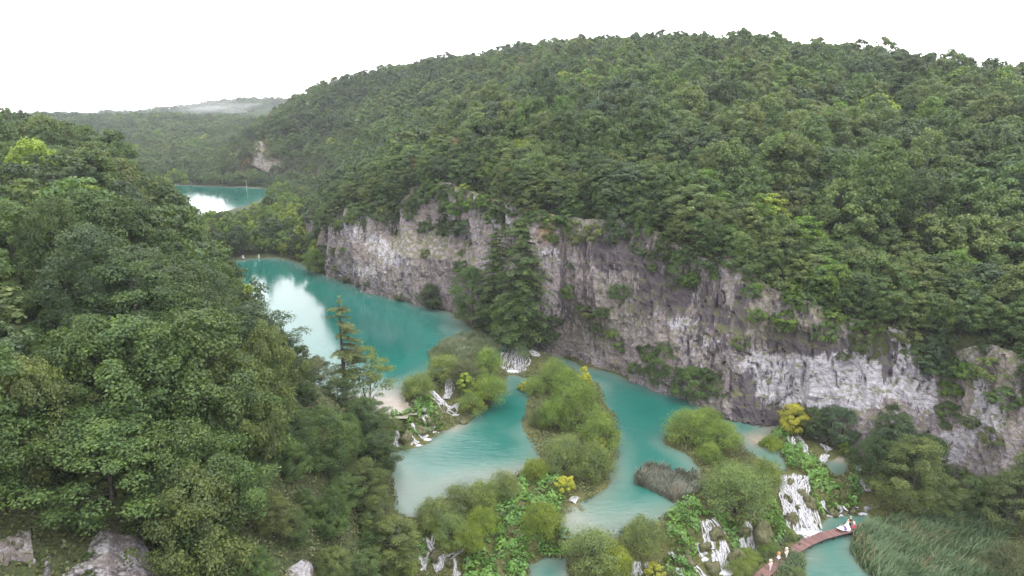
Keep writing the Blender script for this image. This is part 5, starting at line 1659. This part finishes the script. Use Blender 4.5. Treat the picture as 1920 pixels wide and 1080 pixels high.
def px_points(polys, dens, seed, zf=None, depthlimit=None):
    """points on the ground inside pixel-drawn plots, evenly spread in metres"""
    rng = np.random.default_rng(seed)
    out = []
    for pl, z in polys:
        w = np.array([P(a, b, z)[:2] for a, b in pl])
        lo, hi = w.min(0), w.max(0)
        n = int((hi - lo).prod() * dens)
        q = rng.uniform(lo, hi, (n, 2))
        q = q[inside(w, q[:, 0], q[:, 1])]
        out.append(q)
    return np.concatenate(out)

BUT = [([(1462, 866), (1470, 836), (1484, 822), (1500, 838), (1522, 852), (1546, 874), (1553, 902), (1588, 908), (1602, 872), (1614, 880), (1612, 910), (1642, 936), (1628, 950), (1592, 946), (1560, 950), (1530, 938), (1514, 908), (1500, 888), (1470, 892), (1456, 884)], 2.9),
       ([(1248, 966), (1290, 944), (1330, 966), (1402, 974), (1396, 1012), (1370, 1012), (1362, 988), (1346, 986), (1330, 970), (1312, 986), (1306, 1042), (1280, 1046), (1256, 1022), (1250, 992)], 4.0),
       ([(1425, 966), (1460, 946), (1478, 966), (1470, 1002), (1450, 1012), (1430, 986)], 2.6), ([(896, 1004), (960, 986), (1000, 1000), (1062, 1008), (1074, 1030), (1020, 1046), (985, 1062), (992, 1090), (856, 1090), (862, 1044), (884, 1030)], 3.6),
       ([(980, 902), (1030, 884), (1062, 920), (1050, 962), (1000, 962), (960, 952), (948, 932)], 5.1), ([(740, 800), (732, 784), (766, 776), (790, 752), (806, 748), (826, 772), (834, 786), (806, 792), (772, 808)], 8.2), ([(772, 1006), (800, 1014), (806, 1036), (780, 1036)], 4.4),
       ([(1640, 952), (1700, 972), (1690, 980), (1640, 978), (1622, 962)], .9), ([(1446, 800), (1470, 794), (1482, 816), (1466, 832), (1450, 826)], 3.8), ([(1318, 750), (1340, 744), (1344, 756), (1322, 766)], 4.8), ([(1250, 1046), (1282, 1056), (1310, 1080), (1250, 1084)], 1.6), ([(944, 652), (958, 648), (962, 664), (948, 668)], 8.8), ([(930, 920), (1000, 930), (1010, 980), (930, 985)], 5.0)]
def _fp():
    out = []
    for _, strips, _f in FALLS:
        for st in strips:
            c_, _s = resample(np.array([[*P(a, b, z), w] for a, b, z, w in st]), .3)
            out.append(c_[::2, [0, 1, 3]])
    return np.concatenate(out)
fp = _fp()

def carpet(name, polys, dens, size, seed, mat, hgt, sides=7, lump=1.6):
    rng = np.random.default_rng(seed)
    q = px_points(polys, dens, seed)
    pn = vnoise(q[:, 0] / lump, q[:, 1] / lump, 0, seed) + .5 * vnoise(q[:, 0] / .7, q[:, 1] / .7, 0, seed + 1)
    ok = pn > -.55
    for fx_, fy_, fw_ in fp:
        ok &= np.hypot(q[:, 0] - fx_, q[:, 1] - fy_) > fw_ * .5 + .15
    for k_, (z_, pl_) in PLAN.items():
        ok &= ~inside(pl_, q[:, 0], q[:, 1])
    q, pn = q[ok], pn[ok]
    g = hz(q[:, 0], q[:, 1])
    z = g + hgt * (.35 + .65 * np.clip(pn + .5, 0, 1.4)) * rng.uniform(.55, 1.05, len(q))
    C = np.c_[q, z]
    gx = vnoise((q[:, 0] + .3) / lump, q[:, 1] / lump, 0, seed) - vnoise((q[:, 0] - .3) / lump, q[:, 1] / lump, 0, seed)
    gy = vnoise(q[:, 0] / lump, (q[:, 1] + .3) / lump, 0, seed) - vnoise(q[:, 0] / lump, (q[:, 1] - .3) / lump, 0, seed)
    N = np.stack([-gx * 1.4, -gy * 1.4, np.full(len(q), .8)], 1) + rng.normal(0, .28, (len(q), 3))
    N /= np.linalg.norm(N, axis=1)[:, None]
    t = np.cross(N, rng.normal(size=N.shape)); t /= np.linalg.norm(t, axis=1)[:, None]
    b = np.cross(N, t)
    r = size * rng.uniform(.6, 1.25, len(q))
    a = np.linspace(0, 2 * math.pi, sides, endpoint=False)
    rad = np.where(np.arange(sides) == 0, .35, 1.0) if sides > 5 else np.ones(sides)     # the notch at the stalk
    v = C[:, None] + (t[:, None] * (np.cos(a) * rad)[None, :, None] + b[:, None] * (np.sin(a) * rad)[None, :, None]) * r[:, None, None] + N[:, None] * (.18 * r)[:, None, None] * (rad[None, :, None] - .6)
    me = new_mesh(name, v.reshape(-1, 3), np.arange(len(q) * sides).reshape(-1, sides), [mat], False)
    return tag(obj(name, me), kind='stuff')
carpet('butterbur', BUT, 27.0, .19, 5, M_BUTTER, 1.25)

# low mixed growth over the open ground
sel = (np.abs(GX) < 1e9)
rng_ = np.random.default_rng(9)
qx_ = rng_.uniform(-52, 75, 190000); qy_ = rng_.uniform(42, 158, 190000)
g_ = hz(qx_, qy_)
px_, py_, pd_ = proj(np.stack([qx_, qy_, g_], -1))
d_, s_, _ = seg_dist(FOOT, qx_, qy_)
ok_ = (-d_ * s_ < 1.0) & (px_ > -50) & (px_ < 1990) & (py_ < 1120)
dl_, sl_, _ = seg_dist(LFOOT, qx_, qy_)
ok_ &= (-dl_ * sl_ < np.where(qy_ < 108, 40, 8))
for k, (zz_, poly) in PLAN.items():
    dd_, _, _ = seg_dist(poly, qx_, qy_, True)
    ok_ &= ~(inside(poly, qx_, qy_) & (dd_ > .35))
qx_, qy_, g_ = qx_[ok_], qy_[ok_], g_[ok_]
nf = np.full(len(qx_), 9.)
for k in range(len(fp)):
    nf = np.minimum(nf, np.hypot(qx_ - fp[k, 0], qy_ - fp[k, 1]) - fp[k, 2] * .5)
ok_ = (nf > .8) & (vnoise(qx_ / 2.5, qy_ / 2.5, 0, 66) + .6 * vnoise(qx_ / .8, qy_ / .8, 0, 67) > -.45)
qx_, qy_, g_ = qx_[ok_], qy_[ok_], g_[ok_]
hh_ = .55 * (1 + vnoise(qx_ / 2.5, qy_ / 2.5, 0, 66)) * rng_.uniform(.1, 1.1, len(qx_))
v, q = leaves(np.c_[qx_, qy_, g_ + hh_], np.c_[rng_.normal(0, .5, (len(qx_), 2)), np.full(len(qx_), .6)], np.full(len(qx_), .42), .55, rng_)
tag(obj('undergrowth', new_mesh('undergrowth', v, q, [M_UNDER], False)), kind='stuff')

def reeds(name, polys, dens, h, w, seed, mat, lean=(.25, .05), droop=.25, base=None):
    rng = np.random.default_rng(seed)
    q = px_points(polys, dens, seed)
    n = len(q)
    g = hz(q[:, 0], q[:, 1]) if base is None else np.full(n, base)
    hn = h * (1 + .28 * vnoise(q[:, 0] / 2.6, q[:, 1] / 2.6, 0, seed)) * rng.uniform(.65, 1.1, n)
    hn = hn * np.where(vnoise(q[:, 0] / 1.3, q[:, 1] / 1.3, 0, seed + 5) < -.35, .6, 1)
    gust = .7 * vnoise(q[:, 0] / 4, q[:, 1] / 4, 0, seed + 2)
    L = np.stack([lean[0] * (1 + gust) + rng.normal(0, .2, n), lean[1] + rng.normal(0, .2, n) + gust * .3], 1)
    a = rng.uniform(0, math.pi, n)
    side = np.stack([np.cos(a), np.sin(a)], 1) * (w * rng.uniform(.7, 1.3, n))[:, None]
    p0 = np.c_[q, g - .1]
    p1 = np.c_[q + L * (hn * .5)[:, None], g + hn * .62]
    p2 = np.c_[q + L * hn[:, None] * (1.1 + droop), g + hn * (1 - droop * .4)]
    s3 = np.c_[side, np.zeros(n)]
    v = np.stack([p0 - s3 * .5, p0 + s3 * .5, p1 + s3 * .5, p1 - s3 * .5, p2], 1).reshape(-1, 3)
    i = np.arange(n)[:, None] * 5
    me = new_mesh(name, v, [np.concatenate([i + 0, i + 1, i + 2, i + 3], 1), np.concatenate([i + 3, i + 2, i + 4], 1)], [mat], False)
    return tag(obj(name, me), kind='stuff')
reeds('reeds', [([(1600, 1002), (1640, 992), (1720, 980), (1856, 980), (1886, 1002), (1872, 1050), (1905, 1100), (1650, 1100), (1612, 1062), (1592, 1030)], .3)], 40, 2.5, .10, 21, M_REED, (.28, .06))
reeds('dry_reeds', [([(1188, 892), (1215, 872), (1260, 886), (1302, 888), (1318, 915), (1290, 938), (1262, 944), (1222, 922), (1190, 908)], 4.6)], 60, 2.1, .10, 22, M_REEDB, (.12, .0), .3, 4.4)
reeds('lake_reeds', [([(800, 664), (830, 640), (868, 626), (905, 632), (940, 644), (936, 660), (900, 676), (862, 690), (812, 690)], 9)], 26, 1.7, .09, 23, M_REEDP, (.2, .1), .25, 8.9)
reeds('shore_grass', [([(742, 552), (770, 556), (790, 566), (780, 572), (745, 562)], 9), ([(1408, 1040), (1440, 1022), (1486, 1000), (1500, 1008), (1460, 1034), (1424, 1062)], .6), ([(1462, 1062), (1478, 1046), (1504, 1040), (1512, 1060), (1500, 1090), (1440, 1092)], .4), ([(1160, 940 + 50), (1190, 985), (1196, 1000), (1160, 1002)], 4.6)], 50, 1.1, .07, 24, M_REED, (.1, 0), .6)

# ------------------------------------------------------------------ footpath and boardwalk
def strip(pts, w, step=.6):
    c, s = resample(np.array(pts, float), step)
    t = np.gradient(c[:, :2], axis=0)
    t /= np.linalg.norm(t, axis=1)[:, None]
    return c, np.stack([t[:, 1], -t[:, 0]], 1), t, s
pc, pn, pt, ps = strip([P(1634, 984, .7), P(1660, 976, .9), P(1700, 974, .9), P(1780, 974, .9), P(1860, 974, 1.0), P(1910, 985, 1.0)], 1.6)
e = 1.5 * (.5 + .12 * fbm(ps / 2, 0, 0, 2, 3))
u = np.linspace(-1, 1, 5)
xy = pc[:, None, :2] + pn[:, None, :] * (u[None, :] * e[:, None])[..., None]
zz = hz(xy[..., 0], xy[..., 1]) + .07 - .05 * np.abs(u)[None, :] ** 3
tag(obj('footpath', new_mesh('footpath', np.concatenate([xy, zz[..., None]], 2).reshape(-1, 3), grid_faces(len(pc), 5), [simple_mat('trodden_earth', (.17, .105, .075), .9, .2, .35, 2.0)])), kind='structure')

M_PLANK = NT('weathered_plank')
_f = M_PLANK.noise(5, 5, stretch=(1, 1, 1))
_r = M_PLANK.n('ShaderNodeObjectInfo').outputs['Random']
_c = M_PLANK.mix(_r, (.085, .042, .039), (.155, .085, .078))
_c = M_PLANK.mix(M_PLANK.rng(_f, .4, .75), _c, (.10, .055, .05))
M_PLANK = M_PLANK.done(M_PLANK.bsdf(_c, .55, .4, M_PLANK.bump(_f, .4, .02)))
M_BEAM = simple_mat('dark_beam', (.05, .035, .03), .8)
bw = thing('boardwalk', 'curving reddish brown wooden boardwalk crossing the lower pool', 'boardwalk', tuple(P(1510, 1020, 0)))
bw_loc = np.array(bw.location)
BP = [P(a, b, .75) for a, b in [(1404, 1100), (1424, 1083), (1452, 1059), (1481, 1036), (1511, 1018), (1541, 1005), (1571, 997), (1602, 990), (1636, 984)]]
bc, bn, bt, bs = strip(BP, 1.5, .225)
pl = MB(); pl.box((0, 0, 0), (.205, 1.6, .05)); PL = pl.build('plank', [M_PLANK], False)
for i in range(len(bc)):
    o = obj('plank', PL, bw, (bc[i, 0] - bw_loc[0], bc[i, 1] - bw_loc[1], .75 - bw_loc[2] + random.uniform(-.012, .012)))
    o.rotation_euler = (0, random.uniform(-.01, .01), math.atan2(bt[i, 1], bt[i, 0]) + random.uniform(-.025, .025))
    o.scale = (1, random.uniform(.97, 1.05), 1)
for sgn in (-1, 1):
    mb = MB()
    p = np.c_[bc[:, :2] + bn * sgn * .6 - bw_loc[:2], np.full(len(bc), .75 - .12 - bw_loc[2])]
    mb.tube(p[::3], .07, 4)
    obj('beam', mb.build('beam', [M_BEAM], False), bw)
mb = MB(); mb.tube([[0, 0, -1.9], [0, 0, .0]], .08, 6); PO = mb.build('post', [M_BEAM])
for i in range(4, len(bc), 11):
    for sgn in (-1, 1):
        obj('post', PO, bw, (bc[i, 0] + bn[i, 0] * sgn * .6 - bw_loc[0], bc[i, 1] + bn[i, 1] * sgn * .6 - bw_loc[1], .6 - bw_loc[2]))

# ------------------------------------------------------------------ people
def cloth(name, c):
    return simple_mat(name, c, .8, .2, .1, 8)
M_SKIN = cloth('skin', (.50, .30, .21))
M_WHITE = cloth('white_cloth', (.78, .76, .77))
M_HAIRB = cloth('brown_hair', (.07, .035, .02))
M_HAIRF = cloth('fair_hair', (.45, .33, .2))
M_DARK = cloth('dark_cloth', (.018, .018, .025))
M_ORANGE = cloth('orange_cloth', (.72, .30, .07))
M_VIOLET = cloth('violet_cloth', (.10, .06, .32))
M_GREY = cloth('pale_grey_cloth', (.55, .52, .55))
M_RED = cloth('red_cloth', (.45, .05, .09))
M_STRAW = cloth('straw', (.80, .72, .60))

def skin_obj(name, joints, edges, mat, parent, lvl=2):
    me = bpy.data.meshes.new(name)
    me.from_pydata([j[:3] for j in joints], edges, [])
    me.materials.append(mat)
    o = obj(name, me, parent)
    sk = o.modifiers.new('skin', 'SKIN')
    for i, j in enumerate(joints):
        r = j[3]
        me.skin_vertices[0].data[i].radius = (r, r) if not isinstance(r, tuple) else r
        me.skin_vertices[0].data[i].use_root = (i == 0)
    sk.use_smooth_shade = True
    ss = o.modifiers.new('sub', 'SUBSURF')
    ss.levels = ss.render_levels = lvl
    return o

def person(label, loc, rz, h=1.7, stride=.25, top=None, bottom=None, hair=M_HAIRB, hat=None, arms='walk', lean=.05, crouch=0.0, sleeves=True, skirt=False):
    t = thing('person', label, 'person', loc, rz)
    k = h / 1.7
    hip = .90 - crouch
    sh = hip + .50
    lx = lean + (.28 if crouch else 0)
    s = stride
    kneex = .30 if crouch else .0
    kz = hip * .5 + (.06 if crouch else 0)
    arm = {'walk': [(.10 + lx, .25, sh - .28), (.24 + lx, .24, sh - .50), (-.10 + lx, -.25, sh - .28), (-.06 + lx, -.26, sh - .52)],
           'reach': [(.22 + lx, .22, sh - .22), (.48 + lx, .16, sh - .26), (.22 + lx, -.22, sh - .22), (.48 + lx, -.16, sh - .26)],
           'up': [(.12 + lx, .28, sh - .10), (.10 + lx, .14, sh + .18), (.1 + lx, -.25, sh - .26), (.22 + lx, -.22, sh - .45)]}[arms]
    J = [(0, 0, hip, (.15, .11)), (lx * .5, 0, hip + .25, (.13, .10)), (lx, 0, sh - .04, (.15, .10)), (lx * 1.1, 0, sh + .06, .055), (lx * 1.15 + .01, 0, sh + .16, (.075, .085)), (lx * 1.15 + .015, 0, sh + .25, (.075, .085)),
         (0, .09, hip - .08, .095), (s * .5 + kneex, .1, kz, .065), (s + kneex * .3, .1, .08, .042), (s + .14 + kneex * .3, .1, .03, .035),
         (0, -.09, hip - .08, .095), (-s * .3 + kneex, -.1, kz, .065), (-s + kneex * .3, -.1, .10, .042), (-s + .13 + kneex * .3, -.1, .03, .035),
         (lx, .19, sh - .03, .055), (*arm[0], .042), (*arm[1], .034), (lx, -.19, sh - .03, .055), (*arm[2], .042), (*arm[3], .034)]
    J = [(a * k, b * k, c * k, (r[0] * k, r[1] * k) if isinstance(r, tuple) else r * k) for a, b, c, r in J]
    E = [(0, 1), (1, 2), (2, 3), (3, 4), (4, 5), (0, 6), (6, 7), (7, 8), (8, 9), (0, 10), (10, 11), (11, 12), (12, 13), (2, 14), (14, 15), (15, 16), (2, 17), (17, 18), (18, 19)]
    skin_obj('body', J, E, M_SKIN, t)
    def grow(ids, f):
        mp = {v: i for i, v in enumerate(ids)}
        jj = [(J[v][0], J[v][1], J[v][2], tuple(q * f for q in J[v][3]) if isinstance(J[v][3], tuple) else J[v][3] * f) for v in ids]
        return jj, [(mp[a], mp[b]) for a, b in E if a in mp and b in mp]
    if top:
        ids = [0, 1, 2, 14, 17] + ([15, 18] if sleeves else [])
        jj, ee = grow(ids, 1.22)
        skin_obj('shirt', jj, ee, top, t)
    if bottom and not skirt:
        jj, ee = grow([0, 6, 7, 8, 10, 11, 12], 1.2)
        skin_obj('trousers', jj, ee, bottom, t)
    if skirt:
        mb = MB()
        n_, m_ = 7, 18
        zz_ = np.linspace(hip + .02, hip - .5, n_) * k
        a_ = np.linspace(0, 2 * math.pi, m_, endpoint=False)
        rr_ = np.linspace(.16, .30, n_)[:, None] * k * (1 + .06 * np.sin(a_ * 6) * np.linspace(0, 1, n_)[:, None])
        v_ = np.stack([rr_ * np.cos(a_), rr_ * np.sin(a_) * .9, zz_[:, None] + 0 * rr_], -1).reshape(-1, 3)
        i_, j_ = np.meshgrid(np.arange(n_ - 1), np.arange(m_), indexing='ij')
        i_, j_ = i_.ravel(), j_.ravel()
        mb.add(v_, np.c_[i_ * m_ + j_, i_ * m_ + (j_ + 1) % m_, (i_ + 1) * m_ + (j_ + 1) % m_, (i_ + 1) * m_ + j_])
        obj('skirt', mb.build('skirt', [bottom]), t)
    hd = J[5]
    def cap(name, mat, r, dz, brim=0):
        mb = MB()
        m_, n_ = 14, 6
        a_ = np.linspace(0, 2 * math.pi, m_, endpoint=False)
        ph = np.linspace(-.2, math.pi / 2, n_)
        if brim:
            ph = np.r_[-.05, ph]
        rr_ = np.cos(ph) * r
        if brim:
            rr_[0] = r + brim
        zz_ = np.sin(ph) * r
        v_ = np.stack([rr_[:, None] * np.cos(a_) + hd[0] - .015 * k, rr_[:, None] * np.sin(a_), zz_[:, None] + hd[2] + dz + 0 * a_], -1).reshape(-1, 3)
        i_, j_ = np.meshgrid(np.arange(len(ph) - 1), np.arange(m_), indexing='ij')
        i_, j_ = i_.ravel(), j_.ravel()
        mb.add(v_, np.c_[i_ * m_ + j_, i_ * m_ + (j_ + 1) % m_, (i_ + 1) * m_ + (j_ + 1) % m_, (i_ + 1) * m_ + j_])
        obj(name, mb.build(name, [mat]), t)
    if hat:
        cap('hat', hat, .115 * k, .0, .07 * k)
    else:
        cap('hair', hair, .107 * k, -.005)
    # face: eyes, nose, mouth, ears
    fx = hd[0] + .068 * k
    mb = MB()
    for sg in (-1, 1):
        mb.box((fx, sg * .032 * k, hd[2] - .035 * k), (.012, .018, .012))
    mb.box((fx - .002, 0, hd[2] - .115 * k), (.012, .045, .01))
    obj('face_features', mb.build('face_features', [M_HAIRB], False), t)
    mb = MB()
    mb.box((fx + .012, 0, hd[2] - .07 * k), (.03, .025, .04))
    for sg in (-1, 1):
        mb.box((hd[0], sg * .088 * k, hd[2] - .055 * k), (.03, .015, .05))
    obj('nose_and_ears', mb.build('nose_and_ears', [M_SKIN], False), t)
    # hands: palm, four fingers and a thumb each
    for hi, ei in ((16, 15), (19, 18)):
        hp, ep = np.array(J[hi][:3]), np.array(J[ei][:3])
        d = (hp - ep) / np.linalg.norm(hp - ep)
        sd = np.cross(d, [1, 0, .01]); sd /= np.linalg.norm(sd)
        mb = MB()
        mb.tube([hp - d * .02, hp + d * .045, hp + d * .09], [.028, .04, .036], 6)
        for q, ln in enumerate((.075, .085, .08, .06)):
            r0_ = hp + d * .08 + sd * (q - 1.5) * .019
            mb.tube([r0_, r0_ + d * ln * .55, r0_ + d * ln + np.array([.02, 0, 0])], [.009, .0085, .006], 5)
        r0_ = hp + d * .03 + sd * .035
        mb.tube([r0_, r0_ + d * .03 + sd * .025, r0_ + d * .06 + sd * .03], [.011, .01, .007], 5)
        obj('hand', mb.build('hand', [M_SKIN]), t)
    return t

def on_deck(px, py, off=0.0):
    p = P(px, py, .78)
    k = np.argmin(np.hypot(bc[:, 0] - p[0], bc[:, 1] - p[1]))
    q = np.array([bc[k, 0] + bn[k, 0] * off, bc[k, 1] + bn[k, 1] * off, .78])
    return q, math.atan2(bt[k, 1], bt[k, 0])
q, a = on_deck(1441, 1066, .15)
person('person in white with a pale sun hat, lowest on the boardwalk', q, a + math.pi, 1.74, .22, M_WHITE, M_GREY, hat=M_STRAW)
q, a = on_deck(1459, 1050, -.2)
person('brown haired person in an orange top and pale skirt on the boardwalk', q, a + math.pi, 1.66, .22, M_ORANGE, M_GREY, skirt=True, sleeves=False)
q, a = on_deck(1468, 1043, .25)
person('person in white with white cap, walking behind the orange top', q, a + math.pi, 1.7, .22, M_WHITE, M_WHITE, hat=M_WHITE)
q, a = on_deck(1590, 993, -.15)
bride = person('fair haired bride in white, her gown held out behind her', q, a, 1.68, .05, M_WHITE, None, hair=M_HAIRF, sleeves=False, arms='reach')
mb = MB()
nn, mm = 12, 24
aa = np.linspace(0, 2 * math.pi, mm, endpoint=False)
tt = np.linspace(0, 1, nn)
R0 = (.15 + .45 * tt ** 1.1)[:, None] * (1 + .10 * np.sin(aa * 7) * tt[:, None])
back = -np.clip(-np.cos(aa), 0, 1) ** 1.5 * 1.35
vx = R0 * np.cos(aa) + back[None, :] * (tt ** 1.6)[:, None]
vy = R0 * np.sin(aa) * 1.0
vz = (1.0 - .97 * tt)[:, None] + (.55 * np.clip(-np.cos(aa), 0, 1) ** 2)[None, :] * (tt ** 2)[:, None]
i_, j_ = np.meshgrid(np.arange(nn - 1), np.arange(mm), indexing='ij')
i_, j_ = i_.ravel(), j_.ravel()
mb.add(np.stack([vx, vy, vz], -1).reshape(-1, 3), np.c_[i_ * mm + j_, i_ * mm + (j_ + 1) % mm, (i_ + 1) * mm + (j_ + 1) % mm, (i_ + 1) * mm + j_])
obj('gown', mb.build('gown', [M_WHITE]), bride)
q, a = on_deck(1598, 990, -.45)
person('person in a dark jacket beside the bride, facing her', q, a + 2.4, 1.84, .06, M_DARK, M_DARK, hair=M_HAIRF)
q, a = on_deck(1584, 996, .35)
person('crouching person in violet trousers holding the white gown', q, a + 2.2, 1.68, .14, M_VIOLET, M_VIOLET, crouch=.38, arms='reach')
q, a = on_deck(1600, 992, .30)
person('person in a white top and dusty red skirt with one arm raised', q, a + 2.0, 1.66, .1, M_WHITE, M_RED, skirt=True, arms='up')
for lab, px, py, tp, bt_, sk_ in [('person in red shorts half hidden in shade on the path by reeds', 1871, 977, M_RED, M_RED, False), ('person in violet and dark clothes in deep shade on the path', 1857, 972, M_DARK, M_VIOLET, False)]:
    p = P(px, py, 1.0); p[2] = hz(p[0], p[1]) + .05
    person(lab, p, math.pi, 1.7, .2, tp, bt_)

# a lookout among the trees above the cliff
h = hit(756, 280, 60, 600)
if h is not None:
    dv = np.array([-h[0], -h[1]]) / math.hypot(h[0], h[1])
    lk = thing('lookout_rail', 'small pale timber lookout rail among the hillside trees', 'railing', (h[0] + dv[0] * 5, h[1] + dv[1] * 5, h[2] + 5.0), math.atan2(dv[1], dv[0]) + math.pi / 2)
    mb = MB(); mb.box((0, 0, -.05), (4.5, 2.2, .15)); obj('deck', mb.build('deck', [M_PALE_BARK], False), lk)
    for zz_ in (.5, 1.0):
        mb = MB(); mb.box((0, -1.05, zz_), (4.4, .1, .12)); obj('rail', mb.build('rail', [M_PALE_BARK], False), lk)
    mb = MB(); mb.box((0, 0, .5), (.12, .12, 1.1)); pm = mb.build('post', [M_PALE_BARK], False)
    for k in range(4):
        obj('post', pm, lk, (-2.1 + 1.4 * k, -1.05, 0))
    mb = MB(); mb.tube([[0, 0, -7], [0, 0, -.1]], .15, 6); pm = mb.build('leg', [M_BARK])
    for sx in (-1, 1):
        for sy in (-1, 1):
            obj('leg', pm, lk, (sx * 1.8, sy * .8, 0))
    q = np.array(lk.matrix_basis @ Vector((-1.0, -.5, .03)))
    person('person in dark red clothes at the lookout rail on the hill', q, math.atan2(dv[1], dv[0]), 1.75, .05, M_RED, M_RED)

# shreds of mist lying on the far ridge
t = NT('mist')
pv = t.n('ShaderNodeVolumePrincipled')
pv.inputs['Color'].default_value = (.95, .95, 1.0, 1)
pv.inputs['Density'].default_value = .0016
t.link(pv.outputs[0], t.out.inputs['Volume'])
M_MIST = t.m
mb = MB()
for (a, b, r, sx, sy, sz, tilt) in [(392, 205, 1180, 34, 60, 5.5, .1), (425, 206, 1250, 30, 60, 5, -.1), (372, 198, 1240, 24, 60, 6, .25), (445, 200, 1300, 34, 60, 6, .12), (410, 197, 1330, 26, 50, 5, .3)]:
    p = PR(a, b, r)
    k_, n_ = 20, 11
    aa = np.linspace(0, 2 * math.pi, k_, endpoint=False)
    ph = np.linspace(-math.pi / 2 + .05, math.pi / 2 - .05, n_)
    X_ = np.cos(ph)[:, None] * np.cos(aa); Y_ = np.cos(ph)[:, None] * np.sin(aa); Z_ = np.sin(ph)[:, None] + 0 * X_
    w_ = 1 + .3 * fbm(X_ * 1.6, Y_ * 1.6, Z_ * 1.6 + a, 3, 2)
    v_ = np.stack([p[0] + X_ * sx * w_, p[1] + Y_ * sy * w_, p[2] + Z_ * sz * w_ + X_ * sx * tilt], -1).reshape(-1, 3)
    i_, j_ = np.meshgrid(np.arange(n_ - 1), np.arange(k_), indexing='ij')
    i_, j_ = i_.ravel(), j_.ravel()
    mb.add(v_, np.c_[i_ * k_ + j_, i_ * k_ + (j_ + 1) % k_, (i_ + 1) * k_ + (j_ + 1) % k_, (i_ + 1) * k_ + j_])
tag(obj('mist', mb.build('mist', [M_MIST])), kind='stuff')

# ------------------------------------------------------------------ air
t = NT('air')
pv = t.n('ShaderNodeVolumePrincipled')
pv.inputs['Color'].default_value = (.84, .87, 1.0, 1)
pv.inputs['Density'].default_value = 1.1e-4
pv.inputs['Anisotropy'].default_value = 0.1
t.link(pv.outputs[0], t.out.inputs['Volume'])
M_AIR = t.m
mb = MB()
zt, zb = max(float(HH.max()) + 40, 200), float(HH.min()) - 1.2
mb.box((0, 1900, (zt + zb) / 2), (6420, 4620, zt - zb))
tag(obj('haze', mb.build('haze', [M_AIR], False)), kind='stuff')
